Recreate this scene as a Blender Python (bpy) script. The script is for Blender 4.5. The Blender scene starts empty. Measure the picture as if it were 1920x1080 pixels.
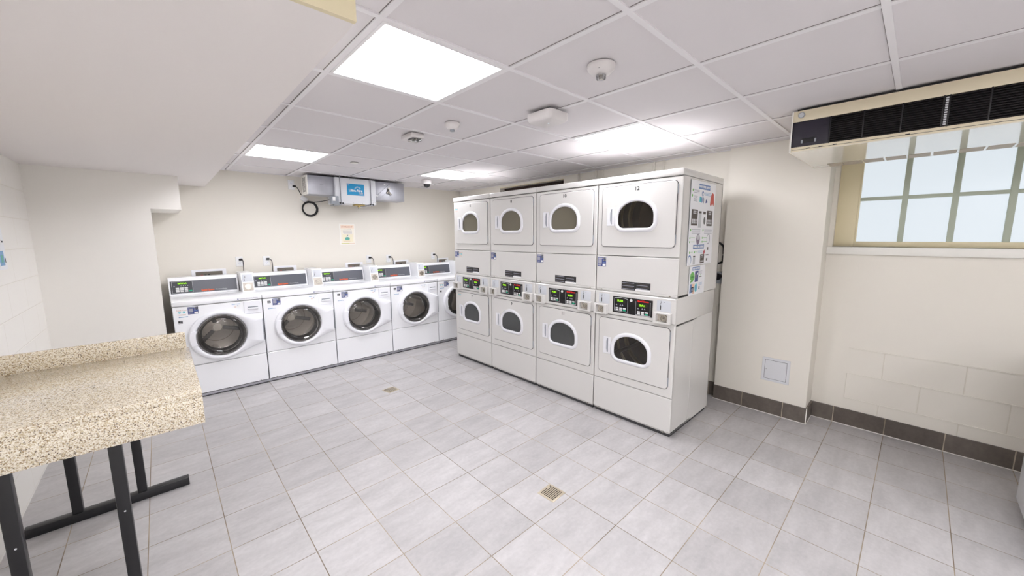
import bpy, bmesh, math, random
from mathutils import Vector, Matrix
random.seed(7)
COL = bpy.context.scene.collection
PI = math.pi
H = 2.34          # ceiling height

# ------------------------------------------------------------------ materials
def srgb(c):
    out = []
    for v in c[:3]:
        v = v / 255.0
        out.append(v / 12.92 if v <= 0.04045 else ((v + 0.055) / 1.055) ** 2.4)
    return (out[0], out[1], out[2], 1.0)

MATS = {}
def mat(name, rgb=(200, 200, 200), rough=0.5, metal=0.0, emit=None, estr=1.0, bump=None, coat=0.0, spec=0.5, vary=None):
    if name in MATS: return MATS[name]
    m = bpy.data.materials.new(name); m.use_nodes = True
    nt = m.node_tree; b = nt.nodes['Principled BSDF']
    b.inputs['Base Color'].default_value = srgb(rgb)
    b.inputs['Roughness'].default_value = rough
    b.inputs['Metallic'].default_value = metal
    b.inputs['Specular IOR Level'].default_value = spec
    b.inputs['Coat Weight'].default_value = coat
    b.inputs['Coat Roughness'].default_value = 0.08
    if emit:
        b.inputs['Emission Color'].default_value = srgb(emit)
        b.inputs['Emission Strength'].default_value = estr
    if vary or bump:
        tc = nt.nodes.new('ShaderNodeTexCoord')
        n = nt.nodes.new('ShaderNodeTexNoise')
        n.inputs['Scale'].default_value = (bump or (30, 0))[0]
        n.inputs['Detail'].default_value = 4
        nt.links.new(tc.outputs['Object'], n.inputs['Vector'])
        if bump:
            bp = nt.nodes.new('ShaderNodeBump'); bp.inputs['Strength'].default_value = bump[1]; bp.inputs['Distance'].default_value = 0.002
            nt.links.new(n.outputs['Fac'], bp.inputs['Height']); nt.links.new(bp.outputs['Normal'], b.inputs['Normal'])
        if vary:
            n2 = nt.nodes.new('ShaderNodeTexNoise'); n2.inputs['Scale'].default_value = vary[0]; n2.inputs['Detail'].default_value = 5
            nt.links.new(tc.outputs['Object'], n2.inputs['Vector'])
            r = nt.nodes.new('ShaderNodeValToRGB')
            c = srgb(rgb); k = vary[1]
            r.color_ramp.elements[0].position = 0.3; r.color_ramp.elements[1].position = 0.7
            r.color_ramp.elements[0].color = (c[0]*(1-k), c[1]*(1-k), c[2]*(1-k), 1)
            r.color_ramp.elements[1].color = (min(1, c[0]*(1+k)), min(1, c[1]*(1+k)), min(1, c[2]*(1+k)), 1)
            nt.links.new(n2.outputs['Fac'], r.inputs['Fac']); nt.links.new(r.outputs['Color'], b.inputs['Base Color'])
    MATS[name] = m
    return m

def nodes_of(m): return m.node_tree.nodes, m.node_tree.links

def glass_mat(name, tint, haze=None, haze_amt=0.0, rough=0.03, ior=1.5):
    m = bpy.data.materials.new(name); m.use_nodes = True
    n, l = nodes_of(m); n.clear()
    out = n.new('ShaderNodeOutputMaterial'); tr = n.new('ShaderNodeBsdfTransparent'); gl = n.new('ShaderNodeBsdfGlossy')
    tr.inputs['Color'].default_value = (*[c for c in tint], 1); gl.inputs['Roughness'].default_value = rough
    fr = n.new('ShaderNodeFresnel'); fr.inputs['IOR'].default_value = ior
    mx = n.new('ShaderNodeMixShader')
    src = tr.outputs[0]
    if haze_amt > 0:
        df = n.new('ShaderNodeBsdfDiffuse'); df.inputs['Color'].default_value = srgb(haze)
        m2 = n.new('ShaderNodeMixShader'); m2.inputs[0].default_value = haze_amt
        l.new(tr.outputs[0], m2.inputs[1]); l.new(df.outputs[0], m2.inputs[2]); src = m2.outputs[0]
    l.new(fr.outputs[0], mx.inputs[0]); l.new(src, mx.inputs[1]); l.new(gl.outputs[0], mx.inputs[2]); l.new(mx.outputs[0], out.inputs[0])
    MATS[name] = m
    return m

WALLC = (232, 227, 217)
wall_paint = mat('wall_paint', WALLC, 0.6, bump=(90, 0.12))
wall_light = mat('wall_paint_brightened', (243, 240, 234), 0.6, bump=(90, 0.12))  # wall paint lightened to lift dim left walls and bounce light from the rear
trim_paint = mat('trim_paint', (226, 214, 180), 0.45)
soffit_paint = mat('soffit_paint', (238, 233, 231), 0.75, bump=(60, 0.08))
white_paint = mat('white_paint', (236, 234, 228), 0.5)

def block_wall(name, axis, z0, y0, mask=None, strength=1.0, base=WALLC):
    """painted concrete block: joints drawn as bump and a slightly darker line"""
    m = bpy.data.materials.new(name); m.use_nodes = True
    n, l = nodes_of(m); b = n['Principled BSDF']; b.inputs['Roughness'].default_value = 0.55
    tc = n.new('ShaderNodeTexCoord'); sp = n.new('ShaderNodeSeparateXYZ'); cb = n.new('ShaderNodeCombineXYZ')
    l.new(tc.outputs['Object'], sp.inputs[0])
    ay = n.new('ShaderNodeMath'); ay.operation = 'SUBTRACT'; ay.inputs[1].default_value = y0
    az = n.new('ShaderNodeMath'); az.operation = 'SUBTRACT'; az.inputs[1].default_value = z0
    l.new(sp.outputs['Y'], ay.inputs[0]); l.new(sp.outputs['Z'], az.inputs[0])
    l.new(ay.outputs[0], cb.inputs[0]); l.new(az.outputs[0], cb.inputs[1])
    br = n.new('ShaderNodeTexBrick'); br.inputs['Scale'].default_value = 1
    br.inputs['Brick Width'].default_value = 0.4167; br.inputs['Row Height'].default_value = 0.2127
    br.inputs['Mortar Size'].default_value = 0.004; br.inputs['Mortar Smooth'].default_value = 0.6
    l.new(cb.outputs[0], br.inputs['Vector'])
    fac = br.outputs['Fac']
    if mask:
        # joints show only where mask says (y < m0, z < m1)
        c1 = n.new('ShaderNodeMath'); c1.operation = 'LESS_THAN'; c1.inputs[1].default_value = mask[0]; l.new(sp.outputs['Y'], c1.inputs[0])
        c2 = n.new('ShaderNodeMath'); c2.operation = 'LESS_THAN'; c2.inputs[1].default_value = mask[1]; l.new(sp.outputs['Z'], c2.inputs[0])
        mm = n.new('ShaderNodeMath'); mm.operation = 'MULTIPLY'; l.new(c1.outputs[0], mm.inputs[0]); l.new(c2.outputs[0], mm.inputs[1])
        m2 = n.new('ShaderNodeMath'); m2.operation = 'MULTIPLY'; l.new(mm.outputs[0], m2.inputs[0]); l.new(br.outputs['Fac'], m2.inputs[1])
        fac = m2.outputs[0]
    bp = n.new('ShaderNodeBump'); bp.invert = True; bp.inputs['Strength'].default_value = 0.7 * strength; bp.inputs['Distance'].default_value = 0.004
    l.new(fac, bp.inputs['Height']); l.new(bp.outputs['Normal'], b.inputs['Normal'])
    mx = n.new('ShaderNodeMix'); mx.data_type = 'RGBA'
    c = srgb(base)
    mx.inputs[6].default_value = c; mx.inputs[7].default_value = (c[0]*0.94, c[1]*0.93, c[2]*0.9, 1)  # darker joint tint stands for the thin shadow in the joint
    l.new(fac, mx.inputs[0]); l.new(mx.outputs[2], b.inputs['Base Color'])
    return m
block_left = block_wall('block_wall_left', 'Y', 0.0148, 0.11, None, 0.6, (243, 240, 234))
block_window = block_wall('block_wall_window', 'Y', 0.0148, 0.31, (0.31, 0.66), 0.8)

def tile_mat(name, xo, yo, w, h, c1, c2, grout, mortar, rough, noise=0.12, axes='XY', bumpd=0.0015):
    m = bpy.data.materials.new(name); m.use_nodes = True
    n, l = nodes_of(m); b = n['Principled BSDF']
    tc = n.new('ShaderNodeTexCoord'); sp = n.new('ShaderNodeSeparateXYZ'); cb = n.new('ShaderNodeCombineXYZ')
    l.new(tc.outputs['Object'], sp.inputs[0])
    for k, (ax, off) in enumerate(zip(axes, (xo, yo))):
        a = n.new('ShaderNodeMath'); a.operation = 'SUBTRACT'; a.inputs[1].default_value = off
        l.new(sp.outputs[ax], a.inputs[0]); l.new(a.outputs[0], cb.inputs[k])
    br = n.new('ShaderNodeTexBrick'); br.offset = 0.0; br.squash = 1.0
    br.inputs['Scale'].default_value = 1; br.inputs['Brick Width'].default_value = w; br.inputs['Row Height'].default_value = h
    br.inputs['Mortar Size'].default_value = mortar; br.inputs['Mortar Smooth'].default_value = 0.1
    br.inputs['Color1'].default_value = srgb(c1); br.inputs['Color2'].default_value = srgb(c2)
    l.new(cb.outputs[0], br.inputs['Vector'])
    # cloudy mottling
    mp = n.new('ShaderNodeMapping'); mp.inputs['Scale'].default_value = (1.6, 4.5, 3.0)
    l.new(tc.outputs['Object'], mp.inputs['Vector'])
    nz = n.new('ShaderNodeTexNoise'); nz.inputs['Scale'].default_value = 2.2; nz.inputs['Detail'].default_value = 8; nz.inputs['Roughness'].default_value = 0.65
    l.new(mp.outputs[0], nz.inputs['Vector'])
    nz2 = n.new('ShaderNodeTexNoise'); nz2.inputs['Scale'].default_value = 45; nz2.inputs['Detail'].default_value = 4
    l.new(tc.outputs['Object'], nz2.inputs['Vector'])
    mr = n.new('ShaderNodeMapRange'); mr.inputs['From Min'].default_value = 0.3; mr.inputs['From Max'].default_value = 0.7
    mr.inputs['To Min'].default_value = 1 - noise; mr.inputs['To Max'].default_value = 1 + noise
    l.new(nz.outputs['Fac'], mr.inputs['Value'])
    mr2 = n.new('ShaderNodeMapRange'); mr2.inputs['From Min'].default_value = 0.3; mr2.inputs['From Max'].default_value = 0.7
    mr2.inputs['To Min'].default_value = 1 - noise*0.35; mr2.inputs['To Max'].default_value = 1 + noise*0.35
    l.new(nz2.outputs['Fac'], mr2.inputs['Value'])
    pm = n.new('ShaderNodeMath'); pm.operation = 'MULTIPLY'; l.new(mr.outputs[0], pm.inputs[0]); l.new(mr2.outputs[0], pm.inputs[1])
    vm = n.new('ShaderNodeVectorMath'); vm.operation = 'SCALE'; l.new(br.outputs['Color'], vm.inputs[0]); l.new(pm.outputs[0], vm.inputs['Scale'])
    # grout: tan to dark brown along its length
    gn = n.new('ShaderNodeTexNoise'); gn.inputs['Scale'].default_value = 1.7; gn.inputs['Detail'].default_value = 3
    l.new(tc.outputs['Object'], gn.inputs['Vector'])
    gr = n.new('ShaderNodeValToRGB'); gr.color_ramp.elements[0].position = 0.4; gr.color_ramp.elements[1].position = 0.6
    g = srgb(grout); gr.color_ramp.elements[0].color = (g[0]*0.5, g[1]*0.47, g[2]*0.45, 1); gr.color_ramp.elements[1].color = g
    l.new(gn.outputs['Fac'], gr.inputs['Fac'])
    mx = n.new('ShaderNodeMix'); mx.data_type = 'RGBA'
    l.new(br.outputs['Fac'], mx.inputs[0]); l.new(vm.outputs[0], mx.inputs[6]); l.new(gr.outputs['Color'], mx.inputs[7])
    l.new(mx.outputs[2], b.inputs['Base Color'])
    rr = n.new('ShaderNodeMapRange'); rr.inputs['To Min'].default_value = rough; rr.inputs['To Max'].default_value = 0.9
    l.new(br.outputs['Fac'], rr.inputs['Value']); l.new(rr.outputs[0], b.inputs['Roughness'])
    bp = n.new('ShaderNodeBump'); bp.invert = True; bp.inputs['Strength'].default_value = 0.6; bp.inputs['Distance'].default_value = bumpd
    l.new(br.outputs['Fac'], bp.inputs['Height']); l.new(bp.outputs['Normal'], b.inputs['Normal'])
    MATS[name] = m
    return m
T = 0.3125; TX = 1.68919; TY = 0.98889
floor_tile = tile_mat('floor_tile', TX, TY, T, T, (190, 187, 187), (177, 174, 174), (172, 158, 138), 0.0021, 0.42, 0.13)
base_tile_y = tile_mat('base_tile_y', TY, -1.0, T, 5.0, (104, 96, 89), (92, 84, 78), (190, 178, 160), 0.003, 0.4, 0.2, 'YZ')
base_tile_x = tile_mat('base_tile_x', TX, -1.0, T, 5.0, (104, 96, 89), (92, 84, 78), (190, 178, 160), 0.003, 0.4, 0.2, 'XZ')

ceil_tile = mat('ceiling_tile', (224, 220, 222), 0.85, bump=(160, 0.25))
tbar = mat('ceiling_bar', (236, 234, 236), 0.5)
appl_white = mat('washer_enamel', (249, 250, 253), 0.22, coat=0.3)
dry_white = mat('dryer_enamel', (216, 214, 211), 0.26, coat=0.25)
dryer_plastic = mat('dryer_window_plastic', (230, 230, 234), 0.3)
device_white = mat('ceiling_device_plastic', (222, 218, 217), 0.4)
plastic_white = mat('white_plastic', (244, 245, 250), 0.3)
seam = mat('dark_seam', (60, 60, 62), 0.7)
shade_strip = mat('painted_shadow_line', (128, 122, 122), 0.8)  # gray for the painted shadow lines along the ceiling bars
black = mat('black_plastic', (18, 17, 20), 0.35)
black_panel = mat('black_control_panel', (14, 10, 14), 0.25)
rubber = mat('black_rubber', (28, 27, 28), 0.6)
gray_panel = mat('gray_console_panel', (92, 94, 102), 0.3, coat=0.3)
dark_panel = mat('charcoal_keypad_panel', (60, 62, 68), 0.35)
led_bg = mat('led_window', (40, 70, 20), 0.4)
led_green = mat('green_led', (150, 230, 30), 0.5, emit=(160, 235, 30), estr=0.9)
key_white = mat('white_key', (222, 222, 222), 0.5)
key_green = mat('green_key', (20, 165, 125), 0.5)
orange = mat('orange_print', (235, 95, 40), 0.5)
red_glow_print = mat('red_glow_print', (215, 30, 25), 0.5, emit=(215, 30, 25), estr=0.2)  # printed lettering, made to glow faintly
light_print = mat('light_gray_print', (200, 202, 205), 0.5)
ink = mat('black_ink', (35, 35, 36), 0.6)
blue_print = mat('navy_sticker', (52, 66, 130), 0.45)
blue_light = mat('light_blue_print', (120, 165, 205), 0.5)
door_gap = mat('door_gap_shade', (74, 70, 72), 0.6)  # dark tone of the shaded gap around the dryer doors
cyan = mat('cyan_print', (70, 190, 200), 0.5)
teal = mat('teal_print', (95, 175, 160), 0.5)
green_print = mat('green_print', (110, 185, 90), 0.5)
peach = mat('peach_print', (240, 200, 175), 0.5)
peach_line = mat('peach_text_print', (205, 150, 125), 0.6)
gray_print = mat('gray_text_print', (165, 165, 178), 0.6)
purple_print = mat('mauve_print', (130, 115, 135), 0.6)
olive = mat('yellow_green_print', (205, 205, 130), 0.5)
paper = mat('paper', (240, 240, 240), 0.5)
paper_cool = mat('poster_paper', (238, 239, 243), 0.4)
header_blue = mat('header_blue', (112, 138, 184), 0.5)
dark_brown_print = mat('dark_brown_print', (78, 68, 64), 0.5)
chrome = mat('chrome', (190, 185, 175), 0.22, 1.0)
lock_plate = mat('lock_plate_metal', (202, 194, 184), 0.45, 0.25)
steel = mat('brushed_steel', (160, 155, 148), 0.35, 1.0, vary=(3, 0.15))
drum_steel = mat('drum_steel', (215, 208, 198), 0.4, 0.7)
drum_dark = mat('drum_dark_metal', (92, 72, 54), 0.38, 0.6)
brass_ring = mat('drum_rib_zinc', (232, 222, 175), 0.5, 0.2)
galv = mat('galvanized_duct', (176, 177, 184), 0.42, 0.75, vary=(6, 0.12))
unit_white = mat('white_cabinet_metal', (226, 228, 232), 0.35)
beige_metal = mat('beige_enamel', (222, 211, 184), 0.3, coat=0.2)
beige_gloss = mat('beige_gloss_enamel', (228, 222, 208), 0.06, coat=0.8, spec=0.8)
brass = mat('brass_bracket', (170, 150, 95), 0.4, 0.5)
grille_black = mat('black_louver', (30, 24, 26), 0.4)
cavity = mat('dark_cavity', (16, 13, 13), 0.9)
navy_dark = mat('dark_navy_panel', (36, 32, 46), 0.35)
muntin_mat = mat('gray_green_muntin', (176, 184, 168), 0.5)
sign_blue = mat('bright_blue_sign', (18, 150, 205), 0.4)
legs_black = mat('black_powder_coat', (27, 27, 30), 0.35, vary=(40, 0.1))
drain_metal = mat('drain_nickel', (192, 181, 160), 0.35, 0.3)
hole_dark = mat('drain_hole', (24, 12, 10), 0.9)
gray_plastic = mat('gray_plastic', (150, 155, 162), 0.4)
opening_wood = mat('dark_opening', (52, 38, 32), 0.9)
diffuser = mat('light_diffuser', (255, 255, 255), 0.5, emit=(250, 250, 255), estr=22)
pane_mat = mat('frosted_pane', (70, 72, 74), 0.3, emit=(222, 231, 238), estr=0.96, vary=None)
clear = glass_mat('clear_plastic', (0.92, 0.94, 0.96), rough=0.1)
washer_glass = glass_mat('washer_door_glass', (0.94, 0.93, 0.92), (150, 146, 142), 0.09, 0.05, 1.55)
dryer_glass = glass_mat('dryer_door_glass', (0.85, 0.82, 0.76), (60, 52, 44), 0.05, 0.04, 1.5)
dryer_reflect = glass_mat('dryer_painted_reflection_glass', (0.55, 0.52, 0.47), (128, 122, 106), 0.72, 0.15, 1.5)  # olive diffuse share paints in the room's reflection on the upper windows
dryer_haze_dark = glass_mat('dryer_smoky_glass', (0.5, 0.5, 0.5), (98, 100, 100), 0.55, 0.15, 1.5)

def quartz():
    m = bpy.data.materials.new('speckled_quartz'); m.use_nodes = True
    n, l = nodes_of(m); b = n['Principled BSDF']; b.inputs['Roughness'].default_value = 0.13; b.inputs['Coat Weight'].default_value = 0.3
    tc = n.new('ShaderNodeTexCoord')
    def vor(scale, lo, col, prev, seed):
        mp = n.new('ShaderNodeMapping'); mp.inputs['Location'].default_value = (seed, seed*2, seed*3); l.new(tc.outputs['Object'], mp.inputs[0])
        v = n.new('ShaderNodeTexVoronoi'); v.inputs['Scale'].default_value = scale; l.new(mp.outputs[0], v.inputs['Vector'])
        sp = n.new('ShaderNodeSeparateColor'); l.new(v.outputs['Color'], sp.inputs[0])
        c = n.new('ShaderNodeMath'); c.operation = 'GREATER_THAN'; c.inputs[1].default_value = lo; l.new(sp.outputs[0], c.inputs[0])
        mx = n.new('ShaderNodeMix'); mx.data_type = 'RGBA'; l.new(c.outputs[0], mx.inputs[0])
        if prev is None: mx.inputs[6].default_value = srgb((224, 213, 192))
        else: l.new(prev, mx.inputs[6])
        mx.inputs[7].default_value = srgb(col)
        return mx.outputs[2]
    o = vor(250, 0.5, (240, 233, 218), None, 1.1)
    o = vor(270, 0.74, (204, 188, 156), o, 2.3)
    o = vor(290, 0.87, (165, 143, 112), o, 3.7)
    o = vor(300, 0.94, (112, 98, 84), o, 5.1)
    l.new(o, b.inputs['Base Color'])
    return m
quartz_mat = quartz()

# ------------------------------------------------------------------ mesh helpers
class MB:
    def __init__(s): s.v = []; s.f = []; s.m = []; s.mats = []
    def mi(s, m):
        if m not in s.mats: s.mats.append(m)
        return s.mats.index(m)
    def add(s, vs, fs, m):
        k = len(s.v); i = s.mi(m)
        s.v += [tuple(p) for p in vs]
        for f in fs: s.f.append([k + a for a in f]); s.m.append(i)
        return s
    def box(s, x0, x1, y0, y1, z0, z1, m, b=0.0, rot=None, seg=2):
        bm = bmesh.new(); bmesh.ops.create_cube(bm, size=1)
        for v in bm.verts: v.co = Vector(((x0+x1)/2 + v.co.x*(x1-x0), (y0+y1)/2 + v.co.y*(y1-y0), (z0+z1)/2 + v.co.z*(z1-z0)))
        if b > 0: bmesh.ops.bevel(bm, geom=bm.edges[:], offset=b, segments=seg, profile=0.5, affect='EDGES')
        return s.bm(bm, m, rot)
    def bm(s, bm, m, M=None):
        if M is not None: bmesh.ops.transform(bm, matrix=M, verts=bm.verts)
        bm.verts.index_update()
        s.add([v.co[:] for v in bm.verts], [[v.index for v in f.verts] for f in bm.faces], m); bm.free(); return s
    def cyl(s, c, r, h, axis, m, r2=None, n=32, caps=True):
        """cylinder centred on c along axis"""
        r2 = r if r2 is None else r2
        bm = bmesh.new(); bmesh.ops.create_cone(bm, cap_ends=caps, segments=n, radius1=r, radius2=r2, depth=h)
        R = {'X': Matrix.Rotation(PI/2, 4, 'Y'), 'Y': Matrix.Rotation(PI/2, 4, 'X'), 'Z': Matrix.Identity(4)}[axis]
        return s.bm(bm, m, Matrix.Translation(c) @ R)
    def lathe(s, prof, c, axis, m, n=40):
        """prof = [(r, t)], t measured along axis from c"""
        vs, fs = [], []
        for r, t in prof:
            for k in range(n):
                a = 2*PI*k/n; u, w = r*math.cos(a), r*math.sin(a)
                p = {'X': (t, u, w), 'Y': (u, t, w), 'Z': (u, w, t)}[axis]
                vs.append((c[0]+p[0], c[1]+p[1], c[2]+p[2]))
        for i in range(len(prof)-1):
            for k in range(n):
                fs.append([i*n+k, i*n+(k+1) % n, (i+1)*n+(k+1) % n, (i+1)*n+k])
        if prof[0][0] > 1e-6: pass
        return s.add(vs, fs, m)
    def tube(s, pts, r, m, n=10, closed=False):
        pts = [Vector(p) for p in pts]; N = len(pts); vs, fs = [], []
        up = Vector((0, 0, 1))
        for i, p in enumerate(pts):
            a = pts[(i-1) % N] if (closed or i > 0) else p; b = pts[(i+1) % N] if (closed or i < N-1) else p
            t = (b - a).normalized(); u = t.cross(up)
            if u.length < 1e-3: u = t.cross(Vector((1, 0, 0)))
            u.normalize(); w = t.cross(u)
            for k in range(n):
                q = p + u*(r*math.cos(2*PI*k/n)) + w*(r*math.sin(2*PI*k/n)); vs.append(q[:])
        for i in range(N if closed else N-1):
            j = (i+1) % N
            for k in range(n): fs.append([i*n+k, i*n+(k+1) % n, j*n+(k+1) % n, j*n+k])
        if not closed: fs += [list(range(n))[::-1], [(N-1)*n+k for k in range(n)]]
        return s.add(vs, fs, m)
    def plate(s, outer, y0, y1, m, ch=0.0, hole=None, hch=0.0):
        """outline in (x, z), front at y0 facing -y, back at y1, optional hole"""
        O = dens(outer) if hole else list(outer)
        n = len(O); L0 = [(x, y1, z) for x, z in O]; L1 = [(x, y0+ch, z) for x, z in O]
        I = offset(O, -ch) if ch > 0 else O
        L2 = [(x, y0, z) for x, z in I]
        if hole:
            cx = sum(p[0] for p in hole)/len(hole); cz = sum(p[1] for p in hole)/len(hole)
            def hit(sc, y):
                out = []
                for x, z in I:
                    out.append(raypoly(cx, cz, x-cx, z-cz, hole, sc, y))
                return out
            H0 = hit(hch, y0); H1 = hit(0, y0+hch); H2 = hit(0, y1)
            rings = [L0, L1, L2, H0, H1, H2, L0]
            if ch == 0: rings.pop(1)
            if hch == 0: rings = [r for r in rings if r is not H1]
            vs = []; fs = []
            for r in rings[:-1]: vs += r
            R = len(rings)-1
            for i in range(R):
                j = (i+1) % R
                for k in range(n): fs.append([i*n+k, i*n+(k+1) % n, j*n+(k+1) % n, j*n+k])
            return s.add(vs, fs, m)
        vs = L0 + L1 + L2 if ch > 0 else L0 + L2
        R = 3 if ch > 0 else 2; fs = []
        for i in range(R-1):
            for k in range(n): fs.append([i*n+k, i*n+(k+1) % n, (i+1)*n+(k+1) % n, (i+1)*n+k])
        fs += [list(range(n)), [(R-1)*n+k for k in range(n)][::-1]]
        return s.add(vs, fs, m)
    def rect(s, x0, x1, z0, z1, y, m, t=0.0006):
        """thin printed patch facing -y, real thickness t"""
        return s.box(x0, x1, y-t, y, z0, z1, m)
    def build(s, name, parent=None, loc=None, smooth=35, M=None):
        me = bpy.data.meshes.new(name)
        vs = s.v if M is None else [(M @ Vector(p))[:] for p in s.v]
        me.from_pydata(vs, [], s.f)
        for mm in s.mats: me.materials.append(mm)
        me.polygons.foreach_set('material_index', s.m)
        bm = bmesh.new(); bm.from_mesh(me); bmesh.ops.recalc_face_normals(bm, faces=bm.faces); bm.to_mesh(me); bm.free()
        if smooth:
            me.shade_smooth(); me.set_sharp_from_angle(angle=math.radians(smooth))
        me.update()
        o = bpy.data.objects.new(name, me); COL.objects.link(o)
        if parent: o.parent = parent
        if loc: o.location = loc
        return o

def rrect(x0, x1, z0, z1, r, n=6):
    pts = []
    for cx, cz, a0 in ((x1-r, z1-r, 0), (x0+r, z1-r, 90), (x0+r, z0+r, 180), (x1-r, z0+r, 270)):
        for k in range(n+1):
            a = math.radians(a0 + 90*k/n); pts.append((cx+r*math.cos(a), cz+r*math.sin(a)))
    return pts
def rect4(x0, x1, z0, z1): return [(x1, z1), (x0, z1), (x0, z0), (x1, z0)]
def circle(cx, cz, r, n=64, rz=None):
    return [(cx+r*math.cos(2*PI*k/n), cz+(rz or r)*math.sin(2*PI*k/n)) for k in range(n)]
def dens(P, d=0.02):
    out = []
    for i, a in enumerate(P):
        b = P[(i+1) % len(P)]; L = math.hypot(b[0]-a[0], b[1]-a[1]); k = max(1, int(L/d))
        for j in range(k): out.append((a[0]+(b[0]-a[0])*j/k, a[1]+(b[1]-a[1])*j/k))
    return out
def offset(P, d):
    n = len(P); out = []
    for i, p in enumerate(P):
        a, b = P[i-1], P[(i+1) % n]
        e1 = Vector((p[0]-a[0], p[1]-a[1])); e2 = Vector((b[0]-p[0], b[1]-p[1]))
        if e1.length < 1e-9: e1 = e2
        if e2.length < 1e-9: e2 = e1
        e1.normalize(); e2.normalize()
        n1 = Vector((e1.y, -e1.x)); n2 = Vector((e2.y, -e2.x)); s = n1+n2
        if s.length < 1e-6: s = n1
        s.normalize(); k = max(0.4, s.dot(n1))
        out.append((p[0]+s.x*d/k, p[1]+s.y*d/k))
    return out
def raypoly(cx, cz, dx, dz, P, grow, y):
    best = 1e9
    for i in range(len(P)):
        ax, az = P[i][0]-cx, P[i][1]-cz; bx, bz = P[(i+1) % len(P)][0]-cx, P[(i+1) % len(P)][1]-cz
        ex, ez = bx-ax, bz-az; den = dx*ez - dz*ex
        if abs(den) < 1e-12: continue
        t = (ax*ez - az*ex)/den; u = (ax*dz - az*dx)/den
        if t > 0 and -1e-6 <= u <= 1+1e-6: best = min(best, t)
    L = math.hypot(dx, dz); k = best + grow/L
    return (cx+dx*k, y, cz+dz*k)

def dshape(x0, x1, z0, z1, n=20):
    """dryer window outline: flat bottom with round corners, domed top"""
    cx = (x0+x1)/2; w = (x1-x0)/2; h = z1-z0; zc = z0+h*0.42; r = w*0.3
    P = []
    for k in range(n+1):
        a = PI*k/n; P.append((cx+w*math.cos(a), zc+(z1-zc)*math.sin(a)**0.9 if 0 < k < n else zc))
    for k in range(0, 7):
        a = PI+PI/2*k/6; P.append((x0+r+r*math.cos(a), z0+r+r*math.sin(a)))
    for k in range(0, 7):
        a = 1.5*PI+PI/2*k/6; P.append((x1-r+r*math.cos(a), z0+r+r*math.sin(a)))
    return P

TXT = {}
def text_mesh(s, size, m, parent, name, at, align='CENTER', M=None, sx=1.0, ex=0.0004, bold=0.0):
    """lettering standing in the xz plane, read from -y; at = (x, y, z) of the anchor"""
    cu = bpy.data.curves.new(name, 'FONT'); cu.body = s; cu.size = size; cu.align_x = align; cu.align_y = 'CENTER'
    cu.extrude = ex; cu.offset = bold; cu.resolution_u = 3; cu.fill_mode = 'BOTH'
    t = bpy.data.objects.new(name, cu); COL.objects.link(t)
    me = bpy.data.meshes.new_from_object(t, depsgraph=bpy.context.evaluated_depsgraph_get())
    bpy.data.objects.remove(t); bpy.data.curves.remove(cu)
    X = Matrix.Translation(at) @ (M or Matrix.Identity(4)) @ Matrix.Rotation(PI/2, 4, 'X') @ Matrix.Diagonal((sx, 1, 1, 1))
    me.transform(X); me.materials.clear(); me.materials.append(m); me.name = name
    o = bpy.data.objects.new(name, me); COL.objects.link(o); o.parent = parent
    return o
def text_into(mb, s, size, m, at, align='CENTER', M=None, sx=1.0, bold=0.0):
    """the same lettering, added to a printed part's own mesh"""
    o = text_mesh(s, size, m, None, 'tmp', at, align, M, sx, bold=bold)
    me = o.data; mb.add([v.co[:] for v in me.vertices], [list(p.vertices) for p in me.polygons], m)
    bpy.data.objects.remove(o); bpy.data.meshes.remove(me)

def thing(name, label, cat, loc=(0, 0, 0), rz=0.0, group=None):
    o = bpy.data.objects.new(name, None); COL.objects.link(o); o.empty_display_size = 0.1
    o.location = loc; o.rotation_euler = (0, 0, rz); o['label'] = label; o['category'] = cat
    if group: o['group'] = group
    return o
def tag(o, label, cat, group=None):
    o['label'] = label; o['category'] = cat
    if group: o['group'] = group
    return o
def struct(o): o['kind'] = 'structure'; return o
def kids(o): return [c for c in bpy.data.objects if c.parent == o]
def dup(o, parent=None, loc=None, label=None):
    c = o.copy(); COL.objects.link(c); c.parent = parent
    if loc: c.location = loc
    if label: c['label'] = label
    for k in kids(o): dup(k, c)
    return c

# ------------------------------------------------------------------ room shell
XR = 3.9; YB = 5.5; XL = -0.715; YF = -2.6; XW = 4.07; XP = 3.84
TH = 0.15
struct(MB().box(XL-TH, XW+0.3, YF-TH, YB+TH, -0.1, 0, floor_tile).build('floor', smooth=0))
struct(MB().box(XL-TH, XW+0.3, YF-TH, YB+TH, H+0.005, H+0.12, ceil_tile).build('ceiling', smooth=0))
struct(MB().box(XL-TH, XR+TH, YB, YB+TH, 0, H+0.1, wall_paint).build('wall_back', smooth=0))
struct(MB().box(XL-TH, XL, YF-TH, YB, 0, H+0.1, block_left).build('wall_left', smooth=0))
struct(MB().box(XL, XW, YF-TH, YF, 0, H+0.1, wall_light).build('wall_front', smooth=0))
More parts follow.
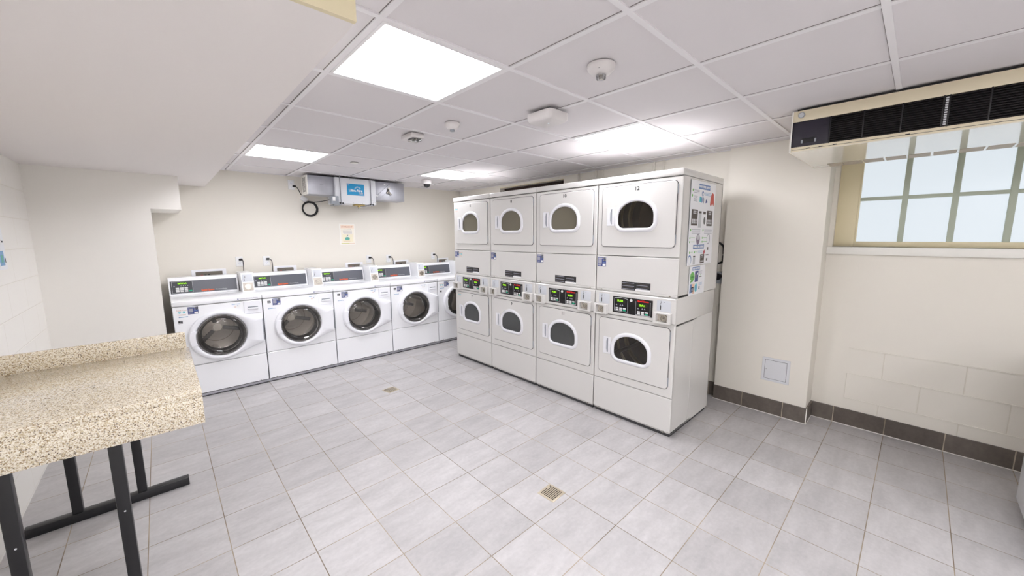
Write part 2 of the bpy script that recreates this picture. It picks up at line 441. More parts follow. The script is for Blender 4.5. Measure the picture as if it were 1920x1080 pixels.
# right wall behind the dryers, with the long slot opening near the ceiling
w = MB()
SY0, SY1, SZ0, SZ1 = 3.203, 4.443, 2.13, 2.297
w.box(XR, XR+TH, 1.1, SY0, 0, H+0.1, wall_paint); w.box(XR, XR+TH, SY1, YB+TH, 0, H+0.1, wall_paint)
w.box(XR, XR+TH, SY0, SY1, 0, SZ0, wall_paint); w.box(XR, XR+TH, SY0, SY1, SZ1, H+0.1, wall_paint)
struct(w.build('wall_right', smooth=0))
wv = MB().box(XR+0.09, XR+0.1, SY0-0.01, SY1+0.01, SZ0-0.01, SZ1+0.01, opening_wood)
wv.box(XR-0.004, XR+0.012, SY0-0.004, SY1+0.004, SZ1, SZ1+0.008, trim_paint)
for k in range(3): wv.box(XR+0.05, XR+0.06, SY0, SY1, SZ0+0.03+k*0.045, SZ0+0.04+k*0.045, opening_wood)
tag(wv.build('wall_vent', smooth=0), 'long dark slot opening high in the right wall above the dryers', 'vent')
# pillar
struct(MB().box(XP, XW+TH, 0.52, 1.235, 0, H+0.1, wall_paint).build('wall_pillar', smooth=0))
# window wall with opening
WY0, WY1, WZ0, WZ1 = -1.16, 0.49, 1.478, 2.26
w = MB()
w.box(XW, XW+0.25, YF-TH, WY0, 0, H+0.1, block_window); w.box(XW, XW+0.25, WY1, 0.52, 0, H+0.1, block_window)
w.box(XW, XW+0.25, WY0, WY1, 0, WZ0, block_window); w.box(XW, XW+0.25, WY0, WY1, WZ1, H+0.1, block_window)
struct(w.build('wall_window', smooth=0))
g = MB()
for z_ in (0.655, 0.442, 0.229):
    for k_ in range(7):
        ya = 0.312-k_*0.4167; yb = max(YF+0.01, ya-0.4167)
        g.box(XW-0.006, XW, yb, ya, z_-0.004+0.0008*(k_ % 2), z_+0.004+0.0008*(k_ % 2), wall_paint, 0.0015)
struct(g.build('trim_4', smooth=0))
# chase and boxed duct in the left corner, and the soffit
w = MB(); ch = [(XL, 0), (-0.02, 0), (-0.02, 1.835), (0.19, 1.835), (0.19, 2.138), (XL, 2.138)]
w.plate(ch, 4.72, YB, wall_light)
struct(w.build('wall_chase', smooth=0))
w = MB(); w.box(XL, 0.44, 1.085, YB, 2.138, 2.16, soffit_paint)
w.box(XL, 0.44, 1.07, 1.085, 2.138, H+0.01, trim_paint); w.box(0.425, 0.44, 1.085, YB, 2.16, H+0.01, wall_paint)  # beige end face, its unlit look put into the tan colour
struct(w.build('wall_soffit', smooth=0))
# ceiling grid
CX0, CY0, CS = 1.87228, 0.76084, 0.6089
gx = [CX0 + (i)*0.61047 for i in range(-4, 4)]; gy = [CY0 + j*0.60731 for j in range(-5, 8)]
w = MB()
for x in gx:
    if XL < x < XW: w.box(x-0.012, x+0.012, YF, YB, H-0.001, H+0.006, tbar)
for y in gy:
    w.box(XL, XW if y < 1.2 else XR, y-0.0119, y+0.0119, H-0.0011, H+0.006, tbar)
w.box(XR-0.02, XR, 1.235, YB, H-0.001, H+0.006, tbar); w.box(XL, XR, YB-0.02, YB, H-0.001, H+0.006, tbar)
w.box(0.44, 0.46, 1.07, YB, H-0.001, H+0.006, tbar)
w.box(XW-0.02, XW, YF, 0.52, H-0.001, H+0.006, tbar)
struct(w.build('trim_1', smooth=0))
w = MB()  # thin strips beside the bars, drawn in place of their shadow
for x in gx:
    for s_ in (-0.0135, 0.0135):
        if XL < x+s_ < XW: w.box(x+s_-0.0012, x+s_+0.0012, YF, YB, H+0.0035, H+0.0056, shade_strip)
for y in gy:
    w.box(XL, XW if y < 1.2 else XR, y+0.0125, y+0.0145, H+0.0035, H+0.0056, shade_strip)
struct(w.build('trim_2', smooth=0))
# baseboards
BH = 0.135
struct(MB().box(XP-0.012, XP, 0.52-0.012, 1.235, 0, BH, base_tile_y, 0.002).build('baseboard_pillar', smooth=0))
struct(MB().box(XP, XW, 0.52-0.012, 0.52, 0, BH, base_tile_x, 0.002).build('baseboard_return', smooth=0))
struct(MB().box(XW-0.012, XW, YF, 0.508, 0, BH, base_tile_y, 0.002).build('baseboard_window', smooth=0))
struct(MB().box(XR-0.012, XR, 1.235, YB, 0, BH, base_tile_y, 0.002).build('baseboard_right', smooth=0))
struct(MB().box(-0.02, XR-0.012, YB-0.012, YB, 0, BH, base_tile_x, 0.002).build('baseboard_back', smooth=0))
g = MB().box(XP-0.016, XP-0.012, 0.508, 1.235, 0, 0.004, white_paint).box(XP-0.016, XW-0.012, 0.504, 0.508, 0, 0.004, white_paint).box(XW-0.016, XW-0.012, YF, 0.504, 0, 0.004, white_paint)
g.box(XP-0.013, XP-0.006, 0.507, 0.513, 0, BH+0.001, white_paint)
struct(g.build('trim_3', smooth=0))

# window
wn = bpy.data.objects.new('window_1', None); COL.objects.link(wn); wn['kind'] = 'structure'
XG = 4.16
f = MB()
f.box(XW+0.05, XW+0.11, WY1-0.125, WY1, WZ0, WZ1, trim_paint, 0.003); f.box(XW+0.055, XW+0.10, WY1-0.135, WY1-0.125, WZ0+0.03, WZ1, trim_paint, 0.002)
f.box(XW+0.05, XW+0.11, WY0, WY1-0.125, WZ0, WZ0+0.042, trim_paint, 0.003)
f.box(XW+0.05, XW+0.11, WY0, WY1-0.125, WZ1-0.04, WZ1, trim_paint, 0.003); f.box(XW+0.05, XW+0.11, WY0, WY0+0.06, WZ0+0.04, WZ1-0.04, trim_paint, 0.003)
f.build('window_frame', wn)
mu = MB()
ys = [0.106 - k*0.2485 for k in range(5)]
for y in ys: mu.box(XG-0.03, XG+0.006, y-0.016, y+0.016, WZ0+0.042, WZ1-0.04, muntin_mat, 0.003)
for z in (1.852, 2.19): mu.box(XG-0.028, XG+0.006, WY0+0.06, WY1-0.135, z-0.013, z+0.013, muntin_mat, 0.003)
mu.build('muntin', wn)
MB().box(XG, XG+0.006, WY0+0.02, WY1-0.1, WZ0+0.02, WZ1-0.02, pane_mat).build('pane', wn, smooth=0)
sl = MB().box(XW-0.03, XW+0.06, WY0-0.05, WY1+0.03, 1.418, WZ0, white_paint, 0.004)
sl.build('window_sill', wn)

# ------------------------------------------------------------------ front-loading washers
WS = 0.72
def paws(mb, x, z, y, s=1.0):
    """two paw prints between two rows of small print"""
    for cx in (x+0.016*s, x+0.048*s):
        mb.plate(circle(cx, z, 0.008*s, 14, 0.006*s), y-0.0008, y, cyan)
        for a in (-50, -18, 18, 50):
            q = math.radians(90+a); mb.plate(circle(cx+0.012*s*math.cos(q), z+0.002*s+0.009*s*math.sin(q), 0.003*s, 8), y-0.0008, y, cyan)
    text_into(mb, 'Fresh Coat', 0.0165*s, peach_line, (x+0.032*s, y-0.0005, z+0.022*s))
    mb.rect(x+0.002*s, x+0.062*s, z-0.0185*s, z-0.0165*s, y, peach_line); mb.rect(x+0.007*s, x+0.057*s, z-0.025*s, z-0.023*s, y, peach_line)
def app_sticker(mb, x, z, y, w=0.085, h=0.08):
    """navy service sticker, white swoosh at the upper right, pale patch where its code is"""
    mb.box(x, x+w, y-0.0008, y, z, z+h, blue_print)
    mb.rect(x+w*0.07, x+w*0.5, z+h*0.28, z+h*0.76, y-0.0008, gray_print)
    mb.rect(x+w*0.6, x+w*0.95, z+h*0.05, z+h*0.3, y-0.0008, paper); mb.rect(x+w*0.07, x+w*0.55, z+h*0.84, z+h*0.92, y-0.0008, light_print)
    P = [(x+w*(0.78+0.17*math.cos(a)), z+h*(0.78+0.14*math.sin(a))) for a in [math.radians(t) for t in range(-120, 151, 18)]]
    for i in range(len(P)-1):
        a, b = P[i], P[i+1]; t = 0.0035
        mb.box(min(a[0], b[0])-t, max(a[0], b[0])+t, y-0.0016, y-0.0008, min(a[1], b[1])-t, max(a[1], b[1])+t, paper)
    mb.rect(x+w*0.07, x+w*0.45, z+h*0.1, z+h*0.16, y-0.0008, light_print); mb.rect(x+w*0.6, x+w*0.93, z+h*0.42, z+h*0.5, y-0.0008, header_blue)

def make_washer(label):
    t = thing('front_loading_washer', label, 'washing machine', (0, 0, 0), 0, 'front-loading washers along the back wall')
    W = 0.714; D = 0.70; e = 0.003
    b = MB()
    b.box(e, e+0.014, 0.012, D, 0.035, 0.925, appl_white); b.box(W-0.014, W, 0.012, D, 0.035, 0.925, appl_white)
    b.box(e, W, D-0.01, D, 0.035, 0.925, appl_white); b.box(e, W, 0.02, D, 0.035, 0.05, appl_white)
    b.plate(rrect(e, W, 0.337, 0.924, 0.006, 3), 0, 0.02, appl_white, 0.004, hole=circle(0.352, 0.606, 0.215))
    b.build('body', t)
    MB().plate(rrect(e, W, 0.04, 0.332, 0.006, 3), -0.001, 0.02, appl_white, 0.004).build('kick_panel', t)
    MB().box(0.0, 0.717, -0.006, D, 0.929, 0.976, appl_white, 0.008, seg=3).build('lid', t)
    bs = MB().box(0.01, 0.71, 0.01, D-0.02, 0.0, 0.035, seam)
    for x in (0.05, 0.62): bs.cyl((x+0.02, 0.0, 0.05), 0.005, 0.006, 'Y', chrome, n=10)
    bs.box(0.0, 0.72, 0.004, 0.03, 0.012, 0.034, galv); bs.build('base', t)
    # detergent drawer
    d = MB().plate(rrect(0.552, 0.703, 0.79, 0.916, 0.01), -0.007, 0, plastic_white, 0.003)
    d.box(0.585, 0.675, -0.0085, -0.006, 0.848, 0.860, gray_plastic, 0.003); d.box(0.583, 0.677, -0.014, -0.006, 0.825, 0.848, plastic_white, 0.006)
    d.build('detergent_drawer', t)
    # door
    P = []
    c = (0.352, 0.606)
    for k in range(0, 41):
        a = math.radians(60 + 240*k/40); rx = 0.262 if math.cos(a) < 0 else 0.252
        P.append((c[0]+rx*math.cos(a), c[1]+0.247*math.sin(a)))
    P += [(0.598, 0.437), (0.696, 0.468), (0.702, 0.478), (0.702, 0.728), (0.696, 0.738), (0.598, 0.774)]
    dr = MB().plate(P, -0.036, -0.002, plastic_white, 0.012, hole=circle(0.352, 0.606, 0.207), hch=0.012).build('door', t, smooth=50)
    hp = [(0.352+0.255*math.cos(math.radians(k)), 0.606+0.240*math.sin(math.radians(k))) for k in range(162, 199, 4)]
    hp += [(0.158, 0.536), (0.148, 0.57), (0.146, 0.606), (0.148, 0.642), (0.158, 0.676)]
    hn = MB().plate(hp, -0.041, -0.03, plastic_white, 0.003)
    hn.build('handle', dr)
    MB().box(0.703, 0.708, -0.03, -0.004, 0.49, 0.72, gray_plastic, 0.001).build('hinge', dr)
    rg = MB().lathe([(0.207, -0.022), (0.205, -0.030), (0.196, -0.030), (0.186, -0.012), (0.182, 0.02), (0.190, 0.05)], (c[0], 0, c[1]), 'Y', mat('dark_gasket_ring', (128, 126, 126), 0.22, 0.7), 64)
    rg.build('trim_ring', dr)
    gl = MB().lathe([(0.196, -0.027), (0.186, -0.034), (0.15, -0.046), (0.10, -0.053), (0.05, -0.056), (0.0005, -0.057)], (c[0], 0, c[1]), 'Y', washer_glass, 64)
    gl.lathe([(0.183, -0.01), (0.172, 0.03), (0.155, 0.07), (0.10, 0.085), (0.0005, 0.09)], (c[0], 0, c[1]), 'Y', washer_glass, 64)
    gl.build('glass', dr)
    # drum
    dm = MB().lathe([(0.200, 0.045), (0.262, 0.06), (0.262, 0.46), (0.20, 0.475), (0.12, 0.47), (0.115, 0.455), (0.05, 0.45), (0.0005, 0.44)], (c[0], 0, c[1]), 'Y', drum_steel, 64)
    for k in range(3):
        a = math.radians(100+120*k); M = Matrix.Translation((c[0], 0, c[1])) @ Matrix.Rotation(a, 4, 'Y')
        dm.box(0.19, 0.262, 0.09, 0.44, -0.024, 0.024, steel, 0.012, rot=M)
        M2 = Matrix.Translation((c[0], 0, c[1])) @ Matrix.Rotation(a+0.6, 4, 'Y')
        dm.box(0.05, 0.22, 0.44, 0.47, -0.02, 0.02, rubber, 0.006, rot=M2)
    dm.cyl((c[0], 0.44, c[1]), 0.04, 0.03, 'Y', chrome)
    dm.lathe([(0.150, 0.455), (0.153, 0.445), (0.157, 0.455)], (c[0], 0, c[1]), 'Y', chrome, 48)
    dm.build('drum', t)
    # console: sloped front housing
    prof = [(0.540, 0.976), (0.572, 1.150), (0.585, 1.158), (0.70, 1.158), (0.70, 0.976)]
    cs = MB(); vs = [(0.002, y, z) for y, z in prof] + [(0.594, y, z) for y, z in prof]; n = 5
    cs.add(vs, [[0, 1, 2, 3, 4], [9, 8, 7, 6, 5]] + [[k, (k+1) % 5, 5+(k+1) % 5, 5+k] for k in range(5)], appl_white)
    con = cs.build('console', t, smooth=20)
    sl = math.atan2(0.032, 0.174)                      # slope of the console face
    FM = Matrix.Translation((0, 0.540, 0.976)) @ Matrix.Rotation(-sl, 4, 'X')
    pn = MB(); pn.box(0.014, 0.578, -0.003, 0, 0.016, 0.148, gray_panel); pn.box(0.016, 0.196, -0.004, -0.003, 0.018, 0.146, dark_panel)
    for bx in ((0.026, 0.194, 0.141, 0.143), (0.026, 0.194, 0.022, 0.024), (0.026, 0.028, 0.022, 0.143), (0.192, 0.194, 0.022, 0.143)):
        pn.box(bx[0], bx[1], -0.005, -0.004, bx[2], bx[3], light_print)
    pn.box(0.072, 0.150, -0.005, -0.004, 0.110, 0.134, led_bg)
    for i in range(3):
        for j in range(3): pn.box(0.055+i*0.035, 0.083+i*0.035, -0.006, -0.004, 0.032+j*0.017, 0.0455+j*0.017, key_white, 0.001)
    pn.box(0.158, 0.186, -0.006, -0.004, 0.033, 0.046, key_green, 0.001)
    for x in (0.1, 0.118, 0.136, 0.154): pn.plate([(x+0.004, 0.095), (x, 0.102), (x-0.004, 0.095)], -0.005, -0.004, light_print)
    pn.plate([(0.053, 0.090), (0.045, 0.104), (0.037, 0.090)], -0.005, -0.004, gray_print)
    text_into(pn, 'SelWash', 0.021, led_green, (0.111, -0.0052, 0.122), bold=0.0004)
    text_into(pn, 'Speed Queen', 0.0235, orange, (0.262, -0.0035, 0.036), 'LEFT', sx=0.86, bold=0.0011)
    text_into(pn, 'Commercial Washer', 0.0165, light_print, (0.388, -0.0035, 0.036), 'LEFT', sx=0.72)
    pn.build('control_panel', con, M=FM)
    # coin box
    cp = [(0.325, 0.976), (0.365, 1.178), (0.375, 1.184), (0.70, 1.184), (0.70, 0.976)]
    cb = MB(); x0, x1 = 0.6, 0.7125
    vs = [(x0, y, z) for y, z in cp] + [(x1, y, z) for y, z in cp]
    cb.add(vs, [[0, 1, 2, 3, 4], [9, 8, 7, 6, 5]] + [[k, (k+1) % 5, 5+(k+1) % 5, 5+k] for k in range(5)], appl_white)
    cbo = cb.build('coin_box', t, smooth=20)
    s2 = math.atan2(0.04, 0.202); CM = Matrix.Translation((0, 0.325, 0.976)) @ Matrix.Rotation(-s2, 4, 'X')
    q = MB(); q.box(0.609, 0.704, -0.003, 0, 0.112, 0.196, mat('pale_gray_plate', (205, 208, 214), 0.35), 0.001)
    q.box(0.624, 0.628, -0.006, -0.003, 0.125, 0.15, black); q.box(0.626, 0.634, -0.006, -0.003, 0.158, 0.162, black); q.box(0.633, 0.636, -0.006, -0.003, 0.16, 0.178, black)
    q.build('coin_slot', cbo, M=CM)
    q = MB(); q.box(0.609, 0.704, -0.004, 0, 0.012, 0.1, lock_plate, 0.001); q.box(0.602, 0.711, -0.008, 0, 0.1, 0.109, appl_white, 0.002)
    q.lathe([(0.030, -0.004), (0.030, -0.009), (0.024, -0.009), (0.023, -0.006), (0.016, -0.006), (0.015, -0.011), (0.0005, -0.011)], (0.654, 0, 0.056), 'Y', chrome, 28)
    q.build('coin_lock', cbo, M=CM)
    # prints on the lid edge and front
    s = MB(); s.rect(0.505, 0.515, 0.943, 0.953, -0.006, blue_print)
    text_into(s, 'Commercial Laundry Service', 0.017, gray_print, (0.522, -0.0065, 0.949), 'LEFT', sx=0.8)
    s.build('lid_print', t)
    s = MB(); s.rect(0.455, 0.482, 0.895, 0.900, 0, blue_light); s.rect(0.495, 0.525, 0.896, 0.901, 0, blue_light); s.rect(0.484, 0.493, 0.897, 0.899, 0, gray_print)
    s.rect(0.468, 0.520, 0.862, 0.889, 0, paper); s.rect(0.498, 0.508, 0.878, 0.884, -0.0006, header_blue); s.rect(0.475, 0.49, 0.868, 0.872, -0.0006, peach_line)
    s.build('instruction_label', t)
    return t

W0X = 0.035; WFY = 4.72
wl = ['white front-loading washer at the left end of the row, nearest the speckled counter',
      'white front-loading washer second from the left, right of the one beside the counter',
      'white front-loading washer in the middle of the row along the back wall',
      'white front-loading washer second from the right in its row, door glass very dark',
      'white front-loading washer at the right end of the row, half hidden by the stacked dryers']
w0 = make_washer(wl[0])
ws = [w0] + [dup(w0, None, None, wl[k]) for k in range(1, 5)]
for k, o in enumerate(ws): o.location = (W0X+k*WS, WFY, 0)
for k, o in enumerate(ws):
    s = MB()
    if k in (0, 4):
        paws(s, 0.035, 0.868, 0); app_sticker(s, 0.112, 0.845, 0, 0.078, 0.07)
        s.rect(0.042, 0.108, 0.822, 0.828, 0, blue_light); s.rect(0.042, 0.05, 0.8215, 0.829, -0.0006, header_blue); s.rect(0.098, 0.108, 0.8215, 0.829, -0.0006, header_blue)
        s.box(0.034, 0.066, -0.0008, 0, 0.765, 0.792, ink); s.rect(0.036, 0.06, 0.768, 0.773, -0.0008, light_print); s.rect(0.044, 0.062, 0.781, 0.784, -0.0008, light_print)
    else:
        app_sticker(s, 0.092, 0.845, 0, 0.075, 0.07)
        s.box(0.045, 0.075, -0.0008, 0, 0.872, 0.898, ink); s.rect(0.048, 0.07, 0.875, 0.879, -0.0008, light_print); s.rect(0.05, 0.068, 0.888, 0.891, -0.0008, light_print)
        s.rect(0.045, 0.115, 0.810, 0.815, 0, blue_light); s.rect(0.045, 0.056, 0.8095, 0.8155, -0.0006, header_blue); s.rect(0.104, 0.115, 0.8095, 0.8155, -0.0006, header_blue)
    s.build('sticker', o)

# ------------------------------------------------------------------ stacked dryers
def drum_part(t, cz, metal):
    c = (0.357, cz)
    dm = MB().lathe([(0.205, 0.03), (0.215, 0.05), (0.30, 0.06), (0.30, 0.60), (0.28, 0.61), (0.0005, 0.61)], (c[0], 0, c[1]), 'Y', metal, 56)
    for y, r_, wd in ((0.16, 0.297, 0.012), (0.27, 0.297, 0.02), (0.40, 0.297, 0.05)):
        dm.lathe([(0.300, y), (0.288, y+0.004), (0.288, y+wd), (0.300, y+wd+0.004)], (c[0], 0, c[1]), 'Y', brass_ring, 56)
    for k in range(3):
        M = Matrix.Translation((c[0], 0, c[1])) @ Matrix.Rotation(math.radians(35+120*k), 4, 'Y')
        dm.box(0.22, 0.30, 0.08, 0.58, -0.015, 0.015, metal, 0.008, rot=M)
    return dm.build('drum', t)

def dryer_door(t, z0, z1, num, glass):
    zw = z0 + 0.150
    win = dshape(0.205, 0.51, zw, zw+0.207)
    d = MB().plate(rrect(0.050, 0.677, z0, z1, 0.028), -0.010, 0.004, dry_white, 0.004, hole=offset(win, 0.008)).build('door', t)
    MB().plate(rrect(0.0462, 0.6808, z0-0.0038, z1+0.0038, 0.031), -0.0035, 0.0, door_gap, 0, hole=offset(win, 0.012)).build('gap_plate', d)  # dark plate standing in for the gap line around the door
    bz = MB().plate(offset(win, 0.031), -0.022, -0.009, dryer_plastic, 0.009, hole=win, hch=0.005)
    bz.build('window_bezel', d, smooth=60)
    MB().plate(offset(win, 0.006), -0.006, -0.002, glass).build('glass', d)
    h = MB().plate(rrect(0.100, 0.172, z0+0.17, z0+0.318, 0.006), -0.016, -0.009, dryer_plastic, 0.003, hole=rrect(0.130, 0.166, z0+0.183, z0+0.308, 0.008))
    h.box(0.128, 0.168, -0.0105, -0.0098, z0+0.18, z0+0.31, gray_plastic)
    h.box(0.148, 0.166, -0.015, -0.009, z0+0.184, z0+0.306, dryer_plastic, 0.002)
    h.build('handle', d)
    hg = MB()
    for zz in (z1-0.06, z0+0.06): hg.box(0.679, 0.683, -0.008, 0.004, zz-0.035, zz+0.035, gray_plastic, 0.001)
    hg.build('hinge', d)
    if num: text_mesh(num, 0.042, ink, d, 'number', (0.362, -0.0105, z1-0.032), bold=0.0010, sx=1.05)
    return d

def control(t):
    z0 = 0.907
    hz = MB()
    hz.box(0.002, 0.714, 0.012, 0.75, z0, 1.108, dry_white, 0.002)
    hz.plate(rrect(0.002, 0.714, z0+0.004, 1.104, 0.006, 3), -0.012, 0.014, dry_white, 0.006)
    h = hz.build('control_housing', t)
    p = MB(); p.box(0.183, 0.535, -0.0145, -0.0118, 0.938, 1.073, black_panel, 0.001)
    for k, x in enumerate((0.197, 0.392)):
        zz = 0.004 if k == 0 else -0.004
        for bx in ((x, x+0.002, 0.948+zz, 1.058+zz), (x+0.124, x+0.126, 0.948+zz, 1.058+zz), (x, x+0.126, 0.947+zz, 0.949+zz)):
            p.box(bx[0], bx[1], -0.0152, -0.0144, bx[2], bx[3], light_print)
        if k == 0: p.plate([(x+0.126, 1.056), (x+0.07, 1.066), (x, 1.058), (x, 1.062), (x+0.06, 1.070), (x+0.126, 1.060)], -0.0152, -0.0144, light_print)
        else: p.plate([(x+0.126, 0.943), (x+0.07, 0.939), (x, 0.944), (x, 0.947), (x+0.126, 0.947)][::-1], -0.0152, -0.0144, light_print)
        p.box(x+0.018, x+0.1, -0.0152, -0.0144, 1.018+zz*2, 1.044+zz*2, mat('led_window_dark', (36, 40, 14), 0.4))
        for i, xx in enumerate((x+0.022, x+0.058, x+0.078)): p.plate([(xx+0.007, 0.996+zz), (xx, 1.008+zz), (xx-0.007, 0.996+zz)], -0.0152, -0.0144, gray_print)
        for i in range(3):
            for j in range(2):
                p.box(x+0.014+i*0.034, x+0.040+i*0.034, -0.016, -0.0144, 0.953+j*0.0145+zz, 0.965+j*0.0145+zz, key_green if (i == 2 and j == 0) else key_white, 0.001)
    p.lathe([(0.012, -0.0144), (0.012, -0.017), (0.0005, -0.0175)], (0.352, 0, 1.054), 'Y', key_white, 20)
    text_into(p, 'Speed Queen', 0.0165, red_glow_print, (0.455, -0.0155, 1.057), sx=1.05, bold=0.0012)
    p.build('control_panel', h)
    for k, (a, b_) in enumerate(((0.042, 0.15), (0.568, 0.677))):
        q = MB(); q.box(a, b_, -0.0135, -0.0118, 1.0, 1.085, mat('pale_gray_plate', (205, 208, 214), 0.35), 0.001)
        m_ = a+0.028
        q.box(m_, m_+0.006, -0.016, -0.0135, 1.012, 1.045, black, 0.001); q.tube([(m_+0.003, -0.0145, 1.045), (m_-0.004, -0.0145, 1.055), (m_+0.006, -0.0145, 1.066), (m_+0.004, -0.0145, 1.080)], 0.0014, ink, 6)
        q.box(a+0.055, a+0.06, -0.0142, -0.0135, 1.07, 1.074, ink)
        q.build('coin_slot', h)
        c = MB(); s0, s1 = (0.008, 0.135) if k == 0 else (0.552, 0.690)
        c.plate(rrect(s0, s1, 0.908, 0.996, 0.006), -0.044, -0.011, dry_white, 0.004, hole=rrect(s0+0.026, s1-0.024, 0.922, 0.984, 0.003))
        cc = (s0+s1)/2
        c.box(s0+0.02, s1-0.02, -0.014, -0.012, 0.918, 0.988, lock_plate)
        c.lathe([(0.027, -0.014), (0.027, -0.026), (0.020, -0.027), (0.019, -0.022), (0.012, -0.022), (0.011, -0.026), (0.0005, -0.026)], (cc+0.008, 0, 0.953), 'Y', chrome, 28)
        c.box(cc+0.004, cc+0.012, -0.0275, -0.026, 0.951, 0.955, ink); c.cyl((s0+0.032, -0.015, 0.93), 0.004, 0.004, 'Y', chrome, n=10)
        c.build('coin_box', h)
    return h

def make_stack(k, nums, label, gl_top, gl_bot, metal):
    t = thing('stacked_dryer', label, 'dryer', (2.78, 1.903+k*0.7205, 0), -PI/2, 'stacked coin dryers along the right side')
    W = 0.714; e = 0.002
    # lower machine
    b = MB(); D = 0.755
    b.box(e, e+0.012, 0.012, D, 0.03, 0.907, dry_white); b.box(W-0.012, W, 0.012, D, 0.03, 0.907, dry_white)
    b.box(e, W, D-0.01, D, 0.03, 0.907, dry_white); b.box(e, W, 0.015, D, 0.893, 0.905, dry_white)
    b.plate(rrect(e, W, 0.321, 0.905, 0.006, 3), 0, 0.016, dry_white, 0.005, hole=circle(0.357, 0.636, 0.205))
    if k == 0: b.box(W-0.0005, W+0.0015, 0.33, 0.334, 0.05, 0.895, dry_white)
    b.build('lower_body', t)
    MB().plate(rrect(e, W, 0.04, 0.317, 0.006, 3), -0.001, 0.016, dry_white, 0.005).build('kick_panel', t)
    bs = MB().box(0.012, W-0.01, 0.02, D-0.02, 0.0, 0.03, seam)
    bs.box(e, W, 0.012, D, 0.028, 0.042, dry_white)
    for x in (0.06, 0.66): bs.cyl((x, 0.001, 0.035), 0.005, 0.006, 'Y', chrome, n=10)
    bs.build('base', t)
    drum_part(t, 0.640, metal); dryer_door(t, 0.391, 0.874, nums[1], gl_bot)
    control(t)
    # upper machine
    u = MB(); D2 = 0.79
    u.box(e, e+0.012, 0.012, D2, 1.112, 2.0, dry_white); u.box(W-0.012, W, 0.012, D2, 1.112, 2.0, dry_white)
    u.box(e, W, D2-0.01, D2, 1.112, 2.0, dry_white); u.box(e, W, 0.03, D2, 1.112, 1.125, dry_white)
    u.plate(rrect(e, W, 1.411, 1.998, 0.006, 3), 0, 0.016, dry_white, 0.005, hole=circle(0.357, 1.735, 0.205))
    u.build('upper_body', t)
    lp = MB().plate(rrect(e, W, 1.128, 1.407, 0.006, 3), -0.001, 0.016, dry_white, 0.005)
    lp.box(e, W, 0.002, 0.03, 1.110, 1.130, dry_white, 0.004)
    for x in (0.06, 0.66): lp.cyl((x, 0.001, 1.119), 0.005, 0.008, 'Y', chrome, n=10)
    lp.build('lower_panel', t)
    MB().box(0.0, 0.717, -0.006, D2+0.003, 2.004, 2.052, dry_white, 0.006, seg=3).build('top_cover', t)
    drum_part(t, 1.735, metal); dryer_door(t, 1.485, 1.970, nums[0], gl_top)
    # rating plate and sticker
    p = MB(); p.box(0.252, 0.376, -0.0022, -0.001, 1.136, 1.203, ink); p.box(0.376, 0.503, -0.0022, -0.001, 1.150, 1.203, ink); p.box(0.376, 0.503, -0.002, -0.001, 1.134, 1.150, paper)
    for i in range(5):
        p.rect(0.258, 0.366-0.01*(i % 2), 1.143+i*0.012, 1.1465+i*0.012, -0.0022, dark_brown_print if i % 2 else gray_print)
        if i: p.rect(0.386, 0.495-0.015*(i % 2), 1.143+i*0.012, 1.1465+i*0.012, -0.0022, gray_print if i % 2 else dark_brown_print)
    p.build('rating_plate', t)
    s = MB(); app_sticker(s, 0.013, 1.315, -0.001, 0.083, 0.078)
    if k == 3: paws(s, 0.105, 1.352, -0.001, 1.0); paws(s, 0.045, 1.905, 0.0-0.010, 0.9); paws(s, 0.075, 0.835, -0.010, 0.9)
    s.build('sticker', t)
    return t
st = []
st.append(make_stack(0, ('12', None), 'white stacked dryers with number 12 on the upper door, nearest, posters on its side', dryer_glass, dryer_glass, drum_dark))
st.append(make_stack(1, ('10', '11'), 'white stacked dryers numbered 10 above and 11 below', dryer_reflect, dryer_haze_dark, drum_dark))
st.append(make_stack(2, ('8', '9'), 'white stacked dryers numbered 8 above and 9 below', dryer_reflect, dryer_haze_dark, drum_dark))
st.append(make_stack(3, ('6', '7'), 'white stacked dryers numbered 6 above and 7 below, farthest, next to the washers', dryer_reflect, dryer_haze_dark, drum_dark))
for k, (a, b_) in enumerate((('PUSH', 'StArt'), ('PUSH', 'PUSH'), ('PUSH', 'PUSH'), ('PUSH', 'PUSH'))):
    h = [c for c in kids(st[k]) if c.name.startswith('control_housing')][0]
    s = MB(); text_into(s, a, 0.024, led_green, (0.252, -0.0157, 1.039), bold=0.0004, sx=0.9); text_into(s, b_, 0.024, led_green, (0.449, -0.0157, 1.023), bold=0.0004, sx=0.9)
    s.build('display_lettering', h)

